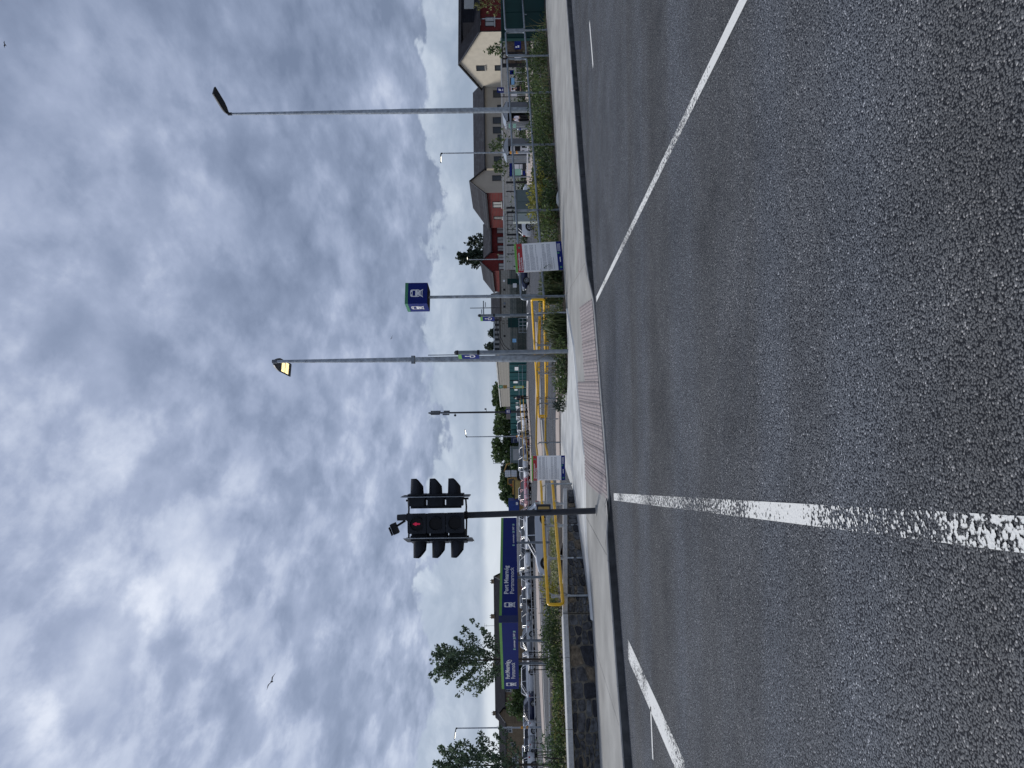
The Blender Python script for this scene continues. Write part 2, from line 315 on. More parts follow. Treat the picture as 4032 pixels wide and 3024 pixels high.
# ------------------------------------------------------------------ mesh helpers
class MB:
    def __init__(s): s.v = []; s.f = []; s.sm = []
    def add(s, vs_, fs, smooth=False):
        o = len(s.v); s.v += [tuple(v) for v in vs_]; s.f += [tuple(i + o for i in f) for f in fs]; s.sm += [smooth] * len(fs); return s
    def box(s, c, d, rz=0, mtx=None):
        x, y, z = d[0] / 2, d[1] / 2, d[2] / 2
        P = [Vector((sx * x, sy * y, sz * z)) for sz in (-1, 1) for sx, sy in ((-1, -1), (1, -1), (1, 1), (-1, 1))]
        if mtx is not None: P = [mtx @ p for p in P]
        elif rz: m_ = Matrix.Rotation(rz, 3, 'Z'); P = [m_ @ p for p in P]
        c = Vector(c)
        return s.add([p + c for p in P], [(3, 2, 1, 0), (4, 5, 6, 7), (0, 1, 5, 4), (1, 2, 6, 5), (2, 3, 7, 6), (3, 0, 4, 7)])
    def cyl(s, p, q, r0, r1=None, n=12, cap=True):
        r1 = r0 if r1 is None else r1; p = Vector(p); q = Vector(q); ax = (q - p).normalized()
        u = ax.orthogonal().normalized(); w = ax.cross(u)
        P = []
        for c, r in ((p, r0), (q, r1)):
            for i in range(n):
                a = 2 * math.pi * i / n; P.append(c + r * (math.cos(a) * u + math.sin(a) * w))
        s.add(P, [(i, (i + 1) % n, n + (i + 1) % n, n + i) for i in range(n)], True)
        if cap: s.add(P, [tuple(range(n - 1, -1, -1)), tuple(range(n, 2 * n))])
        return s
    def tube(s, pts, r, n=8, closed=False):
        pts = [Vector(p) for p in pts]; k = len(pts); P = []
        prev = None
        for i, p in enumerate(pts):
            a = pts[(i - 1) % k] if (closed or i > 0) else p; b = pts[(i + 1) % k] if (closed or i < k - 1) else p
            t = (b - a).normalized()
            if prev is None: u = t.orthogonal().normalized()
            else:
                u = prev - t * prev.dot(t); u = u.normalized() if u.length > 1e-6 else t.orthogonal().normalized()
            prev = u; w = t.cross(u); rr = r[i] if isinstance(r, (list, tuple)) else r
            for j in range(n):
                an = 2 * math.pi * j / n; P.append(p + rr * (math.cos(an) * u + math.sin(an) * w))
        F = []
        for i in range(k if closed else k - 1):
            i2 = (i + 1) % k
            F += [(i * n + j, i * n + (j + 1) % n, i2 * n + (j + 1) % n, i2 * n + j) for j in range(n)]
        s.add(P, F, True)
        if not closed: s.add(P, [tuple(range(n - 1, -1, -1)), tuple(range((k - 1) * n, k * n))])
        return s
    def prism(s, poly, z0, z1):     # plan polygon (x,y) ccw, raised
        n = len(poly); P = [(x, y, z0) for x, y in poly] + [(x, y, z1) for x, y in poly]
        return s.add(P, [tuple(range(n - 1, -1, -1)), tuple(range(n, 2 * n))] + [(i, (i + 1) % n, n + (i + 1) % n, n + i) for i in range(n)])
    def plate(s, poly, y0, y1):     # polygon in (x,z), thickness along y (y0 = front, smaller)
        n = len(poly); P = [(x, y0, z) for x, z in poly] + [(x, y1, z) for x, z in poly]
        return s.add(P, [tuple(range(n)), tuple(range(2 * n - 1, n - 1, -1))] + [(i, n + i, n + (i + 1) % n, (i + 1) % n) for i in range(n)])
    def mesh(s, name, m=None, angle=40):
        me = bpy.data.meshes.new(name); me.from_pydata(s.v, [], s.f)
        me.polygons.foreach_set('use_smooth', s.sm)
        if any(s.sm): me.set_sharp_from_angle(angle=R(angle))
        if m: me.materials.append(m)
        me.update(); return me
    def build(s, name, m, parent=None, loc=None, rz=0):
        o = bpy.data.objects.new(name, s.mesh(name, m)); col.objects.link(o)
        if parent: o.parent = parent
        if loc is not None: o.location = loc
        if rz: o.rotation_euler.z = rz
        return o
def tag(o, label=None, cat=None, group=None, kind=None):
    if label: o['label'] = label
    if cat: o['category'] = cat
    if group: o['group'] = group
    if kind: o['kind'] = kind
    return o
def thing(name, label, cat, loc=(0, 0, 0), rz=0, group=None):
    o = bpy.data.objects.new(name, None); col.objects.link(o); o.location = loc; o.rotation_euler = (0, 0, rz)
    o.empty_display_size = .2
    return tag(o, label, cat, group)
def copy_tree(o, parent=None):
    c = o.copy(); col.objects.link(c); c.parent = parent
    for ch in list(o.children): copy_tree(ch, c)
    return c
def share(name, me, parent, loc, rot=None, scale=None):
    o = bpy.data.objects.new(name, me); col.objects.link(o); o.parent = parent; o.location = loc
    if rot: o.rotation_euler = rot
    if scale: o.scale = scale
    return o
def rrect(w, h, r, cx=0, cz=0, n=5):
    P = []
    for (sx, sz, a0) in ((1, -1, -90), (1, 1, 0), (-1, 1, 90), (-1, -1, 180)):
        for i in range(n):
            a = R(a0 + 90 * i / (n - 1)); P.append((cx + sx * (w / 2 - r) + r * math.cos(a), cz + sz * (h / 2 - r) + r * math.sin(a)))
    return P
def disc(r, cx, cz, n=16): return [(cx + r * math.cos(2 * math.pi * i / n), cz + r * math.sin(2 * math.pi * i / n)) for i in range(n)]
def text_mesh(txt, size, name='lettering', bold=0.0, depth=.002):
    cu = bpy.data.curves.new(name, 'FONT'); cu.body = txt; cu.size = size; cu.extrude = depth; cu.offset = bold; cu.resolution_u = 2
    ob = bpy.data.objects.new(name, cu); col.objects.link(ob)
    bpy.context.view_layer.update()
    me = bpy.data.meshes.new_from_object(ob.evaluated_get(bpy.context.evaluated_depsgraph_get()))
    bpy.data.objects.remove(ob); me.transform(Matrix.Rotation(R(90), 4, 'X')); me.name = name
    return me
def text(txt, size, m, parent, loc, width=None, bold=0.0, name='lettering'):
    me = text_mesh(txt, size, name, bold); me.materials.clear(); me.materials.append(m)
    o = bpy.data.objects.new(name, me); col.objects.link(o); o.parent = parent; o.location = loc
    if width:
        w = max(v.co.x for v in me.vertices) - min(v.co.x for v in me.vertices); o.scale = (width / w, 1, 1)
    return o
def pictogram(parent, cx, cz, s, y, base, rz_parent=None):
    """front of a train: white body with window, lamps and track"""
    m = MB(); m.plate(rrect(.60 * s, .74 * s, .13 * s, cx, cz + .13 * s), y - .003, y)
    m.plate([(cx - .22 * s, cz - .25 * s), (cx - .34 * s, cz - .48 * s), (cx - .27 * s, cz - .48 * s), (cx - .13 * s, cz - .25 * s)], y - .003, y)
    m.plate([(cx + .13 * s, cz - .25 * s), (cx + .27 * s, cz - .48 * s), (cx + .34 * s, cz - .48 * s), (cx + .22 * s, cz - .25 * s)], y - .003, y)
    m.plate([(cx - .22 * s, cz - .32 * s), (cx + .22 * s, cz - .32 * s), (cx + .24 * s, cz - .27 * s), (cx - .24 * s, cz - .27 * s)][::1], y - .0025, y)
    m.plate([(cx - .29 * s, cz - .44 * s), (cx + .29 * s, cz - .44 * s), (cx + .27 * s, cz - .39 * s), (cx - .27 * s, cz - .39 * s)], y - .0025, y)
    m.build('train_pictogram', white, parent)
    k = MB(); k.plate(rrect(.44 * s, .21 * s, .05 * s, cx, cz + .22 * s), y - .006, y - .003)
    k.plate(rrect(.18 * s, .06 * s, .02 * s, cx, cz + .41 * s), y - .006, y - .003)
    for q in (-1, 1): k.plate(disc(.05 * s, cx + q * .18 * s, cz - .10 * s), y - .006, y - .003)
    k.build('pictogram_detail', base, parent)

# ------------------------------------------------------------------ setting: ground, road, car park
def sheet(name, xs, ys, zf, m, kind='structure', parent=None):
    b = MB(); nx, ny = len(xs), len(ys)
    b.add([(x, y, zf(x, y)) for y in ys for x in xs], [(j * nx + i, j * nx + i + 1, (j + 1) * nx + i + 1, (j + 1) * nx + i) for j in range(ny - 1) for i in range(nx - 1)], True)
    o = b.build(name, m, parent)
    return tag(o, kind=kind) if kind else o
def ground_z(x, y):
    s = KN.x * x + KN.y * y
    return -.07 + (Hc(x) + .07) * ss(15.5, 20, s)
lin = lambda a, b, n: [a + (b - a) * i / n for i in range(n + 1)]
gx = [-3000, -900, -300, -120] + lin(-60, 60, 80) + [120, 300, 900, 3000]
gy = [-300, -60] + lin(-20, 45, 60) + lin(47, 120, 12)[0:] + [160, 300, 700, 3000]
sheet('ground', gx, gy, ground_z, lot_m)
b = MB(); c0 = KN * -7.5; c1 = KN * 11.33
b.add([c0 - KD * 140, c0 + KD * 220, c1 + KD * 220, c1 - KD * 140], [(0, 1, 2, 3)])
tag(b.build('road', road_m), kind='structure')
# painted markings
def marking(name, pts, w, m, z=.004, n=24):
    p, q = Vector(pts[0]), Vector(pts[1]); t = (q - p).normalized(); nrm = Vector((-t.y, t.x, 0)) * w / 2
    b = MB(); V_ = []
    for i in range(n + 1):
        c = p + (q - p) * i / n; V_ += [c - nrm, c + nrm]
    b.add([(v.x, v.y, z) for v in V_], [(2 * i, 2 * i + 2, 2 * i + 3, 2 * i + 1) for i in range(n)])
    return tag(b.build(name, m), kind='structure')
pm_good = paint_mat('road_paint', .76, .9)
pm_right = paint_mat('right_line_paint', 1.17, 1, [(2, .85), (5.4, .8), (6.2, .60), (6.9, .53), (7.5, .61), (8.6, .66), (9.6, .56), (10.1, .52), (10.8, .7), (11.8, .75), (12.3, .58), (13.2, .8)])
pm_worn = paint_mat('worn_road_paint', 1.24, 1, [(2.1, .67), (2.5, .61), (2.72, .535), (3.15, .52), (3.45, .56), (3.75, .66), (4.0, .82), (4.75, .72), (4.95, .58), (5.3, .64), (5.8, .55), (6.5, .53), (7.0, .61), (7.9, .63), (8.4, .56), (9.2, .7), (10.3, .7), (10.7, .57), (11.2, .75)]); pm_mid = paint_mat('faded_road_paint', 1.06, .8)
a_, b_ = G(2928, 0), G(2349, 1178); a_ = a_ + (a_ - b_) * .25
marking('crossing_line', (a_, b_), .105, pm_right)
a_, b_ = G(4024, 2104), G(2418, 1956); a_ = a_ + (a_ - b_) * .1
marking('crossing_line', (a_, b_), .112, pm_worn)
marking('stop_line', (G(2474, 2556), G(2700, 3060)), .28, pm_mid)
marking('lane_line', (G(2563, 2782), G(2572, 2990)), .07, pm_mid)
marking('lane_line', (G(2322, 87), G(2336, 262)), .10, pm_good)
marking('lane_line', (G(2338, -260), G(2352, -60)), .10, pm_good)
marking('lane_line', (G(2476, -5), G(2484, -120)), .10, pm_good)

# pavement: bays of concrete with open joints, kerb stones, all following the dropped crossing
def drop(X):   # 1 where the kerb is lowered
    return ss(-2.55, -1.8, X) * (1 - ss(1.45, 2.3, X))
def pave_z(X, Y):
    v = Y - kerbY(X); full = .12
    return full - drop(X) * .095 * (1 - ss(0, 2.1, v))
def backY(X):
    if X < -4.45: return 13.95 + (X + 4.45) * .468
    if X < -2.55: return 13.95 + (X + 4.45) * 2.1
    if X < -.35: return 22.35
    if X < 2.0: return 18.75 + .40 * (X + .35) * .9
    return 18.3 + .70 * X
pav = tag(bpy.data.objects.new('pavement', None), kind='structure'); col.objects.link(pav)
joints = [-26, -21.5, -17, -14.2, -11.8, -9.4, -7.15, -4.9, -2.74, -.2, 2.38, 4.9, 7.4, 10, 12.6, 15.2, 18, 22, 27, 33, 40, 50, 62, 76, 92, 110]
for ja, jb in zip(joints[:-1], joints[1:]):
    x0, x1 = ja + .006, jb - .006; nx = 14 if abs(ja) < 6 else 4; ny = 12 if abs(ja) < 6 else 4
    m = MB(); P = []
    for j in range(ny + 1):
        for i in range(nx + 1):
            X = x0 + (x1 - x0) * i / nx; ya = kerbY(X) + .146; yb = max(backY(X - 1e-4 if i == nx else X + 1e-4), ya + .5); Y = ya + (yb - ya) * (j / ny)
            P.append((X, Y, pave_z(X, Y)))
    top = len(P); Q = P + [(p[0], p[1], -.12) for p in P]
    F = [(j * (nx + 1) + i, j * (nx + 1) + i + 1, (j + 1) * (nx + 1) + i + 1, (j + 1) * (nx + 1) + i) for j in range(ny) for i in range(nx)]
    e1 = [(i, top + i, top + i + 1, i + 1) for i in range(nx)]
    o_ = ny * (nx + 1); e2 = [(o_ + i + 1, top + o_ + i + 1, top + o_ + i, o_ + i) for i in range(nx)]
    e3 = [((j + 1) * (nx + 1), top + (j + 1) * (nx + 1), top + j * (nx + 1), j * (nx + 1)) for j in range(ny)]
    e4 = [(j * (nx + 1) + nx, top + j * (nx + 1) + nx, top + (j + 1) * (nx + 1) + nx, (j + 1) * (nx + 1) + nx) for j in range(ny)]
    m.add(Q, F + e1 + e2 + e3 + e4); m.build('concrete_bay', conc_m, pav)
X = -26.0
while X < 70:
    st = .80; x0, x1 = X + .003, X + st - .003; m = MB(); P = []
    for xx in (x0, (x0 + x1) / 2, x1):
        zt = pave_z(xx, kerbY(xx) + .02)
        k = kerbY(xx); P += [(xx, k, -.1), (xx, k + .004, zt - .018), (xx, k + .018, zt), (xx, k + .142, zt + .001), (xx, k + .142, -.1)]
    F = []
    for i in range(2):
        F += [(i * 5 + j, i * 5 + 5 + j, i * 5 + 6 + j, i * 5 + 1 + j)[::1] for j in range(4)]
    m.add(P, F + [(4, 3, 2, 1, 0), (10, 11, 12, 13, 14)]); ks = m.build('kerb_stone', kerb_m, pav); X += st
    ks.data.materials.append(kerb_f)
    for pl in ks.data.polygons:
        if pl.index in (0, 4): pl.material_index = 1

# tactile slabs
tac = tag(bpy.data.objects.new('tactile_paving', None), kind='structure'); col.objects.link(tac)
SL = .40
def slab_mesh():
    m = MB(); g = .003; h = .5
    U = Vector((SL, SL * .554, 0)); V = Vector((0, SL, 0))
    c = lambda u, v, z: tuple(U * u + V * v + Vector((0, 0, z)))
    e = .012
    P = [c(e, e, 0), c(1 - e, e, 0), c(1 - e, 1 - e, 0), c(e, 1 - e, 0)]
    m.add(P + [(p[0], p[1], -.05) for p in P], [(0, 1, 2, 3), (0, 4, 5, 1), (1, 5, 6, 2), (2, 6, 7, 3), (3, 7, 4, 0)])
    for i in range(6):
        for j in range(6):
            o = U * ((i + .5) / 6) + V * ((j + .5) / 6); A_ = []
            for r, z in ((.0215, .0005), (.013, .0075)):
                A_ += [(o.x + r * math.cos(k * R(60)), o.y + r * math.sin(k * R(60)), z) for k in range(6)]
            m.add(A_, [(k, (k + 1) % 6, 6 + (k + 1) % 6, 6 + k) for k in range(6)] + [tuple(range(6, 12))])
    return m.mesh('paving_slab', tact_m)
sme = slab_mesh()
nsl = 0
for i in range(-5, 4):
    X = i * SL + .03 - .0
    rows = 8 if X < -.36 else 4
    for j in range(rows):
        v = .155 + j * SL; Y = kerbY(X) + v
        z0 = pave_z(X + .2, Y + .11) + .009; sl1 = (pave_z(X + .2, Y + .51) - pave_z(X + .2, Y + .11)) / SL
        o = share('paving_slab', sme, tac, (X, Y, z0), (math.atan(sl1) * .0, 0, 0)); o.rotation_euler.x = math.atan(sl1); nsl += 1

# paler concrete path that runs from the crossing up beside the wall
def band(name, far, near, m, zf, n=24, thick=.03, kind='structure'):
    def samp(pl, t):
        k = t * (len(pl) - 1); i = min(int(k), len(pl) - 2); f = k - i
        return Vector(pl[i]) * (1 - f) + Vector(pl[i + 1]) * f
    b = MB(); P = []
    for i in range(n + 1):
        f, q = samp(far, i / n), samp(near, i / n)
        for k in range(5):
            c = f * (1 - k / 4) + q * k / 4; P.append((c.x, c.y, zf(c.x, c.y)))
        P.append((q.x + .004, q.y - .012, zf(q.x, q.y) - thick))
    F = [(i * 6 + k, i * 6 + k + 1, (i + 1) * 6 + k + 1, (i + 1) * 6 + k) for i in range(n) for k in range(5)]
    b.add(P, F); return tag(b.build(name, m), kind=kind)
nearp = [G(x, y, .125) for x, y in ((2234, 1215), (2260, 1360), (2280, 1575), (2302, 1789), (2305, 1898), (2305, 2022), (2311, 2150), (2322, 2307), (2333, 2440))]
farp = [Vector((1.9, 19.2, 0)), Vector((.6, 18.9, 0)), Vector((-.42, 19.4, 0)), Vector((-1.0, 22.3, 0)), Vector((-2.3, 22.3, 0)), Vector((-2.62, 17.7, 0)), Vector((-3.3, 16.3, 0)), Vector((-3.9, 15.0, 0)), Vector((-4.40, 13.98, 0))]
def path_z(X, Y): return max(pave_z(X, Y), .12) + .028 - .03 * ss(19.5, 22.3, Y)
band('ramp_path', farp, nearp, path_m, path_z)
b = MB()
for p, q in zip(nearp[:-1], nearp[1:]):
    pass
P = []
for p in nearp:
    z = path_z(p.x, p.y); P += [(p.x, p.y - .075, z - .03), (p.x, p.y - .005, z + .008), (p.x, p.y + .085, z + .012), (p.x, p.y + .090, z - .01)]
b.add(P, [(4 * i + k, 4 * i + 4 + k, 4 * i + 5 + k, 4 * i + 1 + k) for i in range(len(nearp) - 1) for k in range(3)])
tag(b.build('path_lit_edge', white_conc), kind='structure')  # chamfer catching light: the brightness is painted in, whiter than the path concrete
m = MB(); m.prism([(-2.75, 22.40), (-.2, 22.25), (1.2, 22.3), (1.2, 22.62), (-.2, 22.6), (-2.75, 22.75)], -.2, .115)
tag(m.build('edging_kerb', white_conc), kind='structure')

# car park bands: lanes, buff footways, kerb lines (projected on the car park level)
def lotband(name, far, near, m, dz, thick=.05):
    return band(name, [GP(*p) for p in far], [GP(*p) for p in near], m, lambda X, Y: Hc(X) + dz, thick=thick)
lotband('footway', [(2192, 1400), (2192, 1600), (2193, 1800), (2194, 1990)], [(2206, 1400), (2206, 1600), (2207, 1800), (2208, 1990)], pink_m, .03)
lotband('footway', [(2113, 1268), (2114, 1420), (2118, 1753), (2118, 1990)], [(2116, 1268), (2124, 1420), (2138, 1753), (2138, 1990)], pink_m, .09)
lotband('kerb_line', [(2116.2, 1268), (2124, 1420), (2138, 1753), (2138, 1990)], [(2118, 1268), (2128, 1420), (2144, 1753), (2145, 1990)], kerb_m, .04)
lotband('footway', [(2109, 2120), (2113, 2300), (2118, 2470), (2128, 2713), (2139, 2894), (2146, 3060)], [(2118, 2120), (2124, 2300), (2132, 2470), (2139, 2713), (2148, 2894), (2156, 3060)], pink_m, .08)
lotband('kerb_line', [(2118.2, 2120), (2124.2, 2300), (2132.2, 2470), (2139.2, 2713), (2148.2, 2894), (2156.2, 3060)], [(2120, 2120), (2126, 2300), (2135, 2470), (2142, 2713), (2151, 2894), (2159, 3060)], kerb_m, .03)
lotband('footway', [(2076, 1500), (2078, 1640), (2083, 1760), (2087, 1900)], [(2083, 1500), (2087, 1640), (2093, 1760), (2099, 1900)], pink_m, .08)
lotband('footway', [(2064, 120), (2063, 350), (2062, 600), (2062, 760)], [(2100, 120), (2100, 350), (2098, 600), (2096, 760)], pink_m, .03)
lotband('kerb_line', [(2062, 1005), (2062, 1080), (2063, 1170), (2064, 1260)], [(2067, 1005), (2067, 1080), (2069, 1170), (2070, 1260)], white_conc, .12)
for (xa, ya, xb, yb) in ((2080, 1182, 2074, 1208), (2081, 1232, 2075, 1258), (2079, 1268, 2074, 1300)):
    p = [GP(xa, ya), GP(xb, ya + 2), GP(xb, yb)]
    b = MB(); b.add([(v.x, v.y, Hc(v.x) + .004) for v in p], [(0, 1, 2)]); tag(b.build('give_way_marking', white), kind='structure')

# planting beds (soil)
soilr = MB(); P = []
xs = lin(-.6, 46, 46)
for X_ in xs:
    yb = max(backY(X_), 18.8); P += [(X_, yb - .01, .10), (X_, yb + .3, .16), (X_, yb + 2.6, .10), (X_, yb + 4.4, Hc(X_) - .02)]
soilr.add(P, [(4 * i + k, 4 * i + 4 + k, 4 * i + 5 + k, 4 * i + 1 + k) for i in range(len(xs) - 1) for k in range(3)], True)
tag(soilr.build('planting_bed', soil_m), kind='structure')
def bedL(X_, Y_, z):
    edge = -2.75 - (Y_ - 17.6) * .20
    f = ss(-.1, 1.3, edge - X_); return -.45 + (z + .45) * f if X_ > -9 else z
soill = MB(); P = []
xs = lin(-40, -9, 20) + lin(-8.7, -2.3, 32); NR = 12
for X_ in xs:
    yw = (13.95 + (X_ + 4.45) * .468 if X_ < -4.45 else 13.95 + (X_ + 4.45) * 2.1) + .30
    for k in range(NR + 1):
        f = k / NR; Y_ = yw + (36 - yw) * f; z = .60 if f == 0 else .58 - .60 * ss(0, .8, f)
        P.append((X_, Y_, bedL(X_, Y_, z if f > 0 else .60)))
    P.append((X_, 36.3, -.7))
NR2 = NR + 2
soill.add(P, [(NR2 * i + k, NR2 * i + NR2 + k, NR2 * i + NR2 + 1 + k, NR2 * i + 1 + k) for i in range(len(xs) - 1) for k in range(NR2 - 1)], True)
tag(soill.build('planting_bed', soil_m), kind='structure')
m = MB(); m.box((-22, 36.15, -.15), (34, .18, .36)); tag(m.build('edging_kerb', white_conc), kind='structure')

# ------------------------------------------------------------------ stone wall
wall = thing('stone_wall', 'low dark rubble stone wall with pale granite coping beside the pavement', 'wall')
def wall_seg(p, q, h0, h1, seed):
    rnd = random.Random(seed); p = Vector((*p, 0)); q = Vector((*q, 0)); Lw = (q - p).length; t = (q - p) / Lw; nf = Vector((t.y, -t.x, 0))   # nf: towards the road
    hh = lambda u: h0 + (h1 - h0) * u / Lw
    pt = lambda u, z, o: p + t * u + nf * o + Vector((0, 0, z))
    m = MB(); P = [pt(0, .02, -.005), pt(Lw, .02, -.005), pt(Lw, .02, -.36), pt(0, .02, -.36), pt(0, .12 + h0, -.005), pt(Lw, .12 + h1, -.005), pt(Lw, .12 + h1, -.36), pt(0, .12 + h0, -.36)]
    m.add(P, [(3, 2, 1, 0), (4, 5, 6, 7), (0, 1, 5, 4), (1, 2, 6, 5), (2, 3, 7, 6), (3, 0, 4, 7)]); m.build('mortar_core', mort_m, wall)
    def clip(poly, ox, oz, nx_, nz_):
        out = []
        for k in range(len(poly)):
            a_, b_ = poly[k], poly[(k + 1) % len(poly)]
            da = (a_[0] - ox) * nx_ + (a_[1] - oz) * nz_; db = (b_[0] - ox) * nx_ + (b_[1] - oz) * nz_
            if da <= 0: out.append(a_)
            if da * db < 0: f = da / (da - db); out.append((a_[0] + (b_[0] - a_[0]) * f, a_[1] + (b_[1] - a_[1]) * f))
        return out
    polys = []
    def cut(poly, lim):
        xs_ = [p_[0] for p_ in poly]; zs_ = [p_[1] for p_ in poly]; w, h = max(xs_) - min(xs_), max(zs_) - min(zs_)
        if w < .06 or h < .04: polys.append(poly); return
        wl, hl2 = lim
        if w <= wl and h <= hl2: polys.append(poly); return
        vert = w / wl > h / hl2; f = rnd.uniform(.33, .67); t_ = rnd.gauss(0, .16 if vert else .10)
        if rnd.random() < .12: t_ *= 3
        ox, oz = min(xs_) + w * (f if vert else .5), min(zs_) + h * (.5 if vert else f)
        nx_, nz_ = (1, t_) if vert else (t_, 1)
        for sg in (1, -1):
            q_ = clip(poly, ox, oz, nx_ * sg, nz_ * sg)
            if len(q_) > 2: cut(q_, (wl * rnd.uniform(.85, 1.2), hl2 * rnd.uniform(.85, 1.2)))
    u_ = 0
    while u_ < Lw - .01:
        w_ = min(rnd.uniform(.5, .9), Lw - u_)
        if Lw - u_ - w_ < .2: w_ = Lw - u_
        big = rnd.random(); cut([(u_, 0), (u_ + w_, 0), (u_ + w_, hh(u_ + w_)), (u_, hh(u_))], (.42, .26) if big < .45 else (.34, .13) if big < .8 else (.25, .20)); u_ += w_
    for poly in polys:
        cxx = sum(p_[0] for p_ in poly) / len(poly); czz = sum(p_[1] for p_ in poly) / len(poly)
        per = []
        for k in range(len(poly)):
            a_, b_ = poly[k], poly[(k + 1) % len(poly)]; L_ = math.hypot(b_[0] - a_[0], b_[1] - a_[1]); ns = max(1, int(L_ / .09))
            per += [(a_[0] + (b_[0] - a_[0]) * (q_ + .25) / ns, a_[1] + (b_[1] - a_[1]) * (q_ + .25) / ns) for q_ in range(ns)] + ([(a_[0] * .22 + b_[0] * .78, a_[1] * .22 + b_[1] * .78)] if ns == 1 else [])
        g = rnd.uniform(.004, .009); ring = []
        for x, y in per:
            dx_, dy_ = x - cxx, y - czz; d_ = math.hypot(dx_, dy_) or 1e-6; k = max(.3, (d_ - g - rnd.uniform(0, .008)) / d_); ring.append((cxx + dx_ * k, .11 + czz + dy_ * k))
        czz += .11; n = len(ring)
        if n < 4: continue
        d = rnd.uniform(.006, .026); m = MB()
        R0 = [pt(a, b_, -.02) for a, b_ in ring]; R1 = [pt(cxx + (a - cxx) * .985, czz + (b_ - czz) * .985, d * .7) for a, b_ in ring]
        R2 = [pt(cxx + (a - cxx) * .80, czz + (b_ - czz) * .80, d * rnd.uniform(.5, 1.7)) for a, b_ in ring]; ce = pt(cxx, czz, d * rnd.uniform(.8, 1.4))
        F = [(k, (k + 1) % n, n + (k + 1) % n, n + k) for k in range(n)] + [(n + k, n + (k + 1) % n, 2 * n + (k + 1) % n, 2 * n + k) for k in range(n)] + [(2 * n + k, 2 * n + (k + 1) % n, 3 * n) for k in range(n)]
        m.add(R0 + R1 + R2 + [ce], F)
        m.build('stone', rnd.choices(stone_ms, (5, 4, 2, 4))[0], wall)
    u = 0
    while u < Lw - .02:
        w = min(1.22, Lw - u); a, bb = u + .004, u + w - .004; m = MB()
        P = []
        for uu in (a, bb):
            z = .12 + hh(uu); P += [pt(uu, z + .002, .05), pt(uu, z + .085, .05), pt(uu, z + .095, .04), pt(uu, z + .10, -.40), pt(uu, z + .002, -.40)]
        m.add(P, [(k, 5 + k, 5 + (k + 1) % 5, (k + 1) % 5)[::-1] for k in range(5)] + [(0, 1, 2, 3, 4)[::-1], (5, 6, 7, 8, 9)])
        m.build('coping_stone', cope_m, wall); u += w
wall_seg((-14.0, 9.48), (-4.45, 13.95), .46, .46, 3)
wall_seg((-4.43, 13.99), (-2.62, 17.79), .46, .17, 5)

# ------------------------------------------------------------------ handrails
def post_rail(root, pts, zt, zl, zb, r=.024, pr=.026, mr=yell, mp=galv, loop=(True, True), bracket=True, off=None):
    """pts: plan points of the rail line (list of (x,y)); zt, zl, zb: lists of top rail, lower rail and base heights"""
    pass
def rounded_loop(pts_t, pts_l, rad=.08, left=True, right=True):
    t = [Vector(p) for p in pts_t]; l = [Vector(p) for p in pts_l][::-1]; out = []
    def corner(prev, c, nxt):
        a = (prev - c).normalized() * rad; b2 = (nxt - c).normalized() * rad
        return [c + a, c + a * .45 + b2 * .06, c + a * .2 + b2 * .2, c + a * .06 + b2 * .45, c + b2]
    ring = t + l; n = len(ring); k = len(t); res = []
    for i, c in enumerate(ring):
        if i in (0, k - 1, k, n - 1): res += corner(ring[i - 1], c, ring[(i + 1) % n])
        else: res.append(c)
    return res
# A: ramp handrail that comes down away from the pavement
pA0, pA1 = (2.10, 19.2), (-1.30, 28.0)
def lerp3(p, q, y, z0, z1, ys):
    v = hitline(y, p, q); u = ((v.x - p[0]) * (q[0] - p[0]) + (v.y - p[1]) * (q[1] - p[1])) / ((q[0] - p[0]) ** 2 + (q[1] - p[1]) ** 2)
    return v, u
ha = thing('yellow_handrail', 'nearest yellow double handrail loop, beginning beside the end of the grey railing', 'handrail', group='yellow ramp handrails')
zt = lambda u: 1.06 + (.63 - 1.06) * u; zl = lambda u: .74 + (.33 - .74) * u; zg = lambda u: .12 - .30 * u
ev = lambda u, z, ox=0: Vector((pA0[0] + (pA1[0] - pA0[0]) * u + ox * .93, pA0[1] + (pA1[1] - pA0[1]) * u - ox * .36, z))
us = [-.03, .25, .5, .75, 1.0]
m = MB(); m.tube(rounded_loop([ev(u, zt(u)) for u in us], [ev(u, zl(u)) for u in us]), .032, 8, True); m.build('rail', yell, ha)
for y in (1221, 1349, 1461, 1562, 1643):
    v, u = lerp3(pA0, pA1, y, 0, 0, 0)
    m = MB(); m.cyl(ev(u, zg(u) - .3, -.09), ev(u, zt(u) - .10, -.09), .026); m.cyl(ev(u, zt(u) - .12, -.09), ev(u, zt(u) - .09, -.09), .034)
    for z in (zt(u), zl(u)): m.tube([ev(u, z - .10, -.09), ev(u, z - .09, -.03), ev(u, z - .02, 0)], .012, 6); m.cyl(ev(u, z - .13, -.09), ev(u, z - .07, -.09), .036)
    m.build('post', galv, ha)
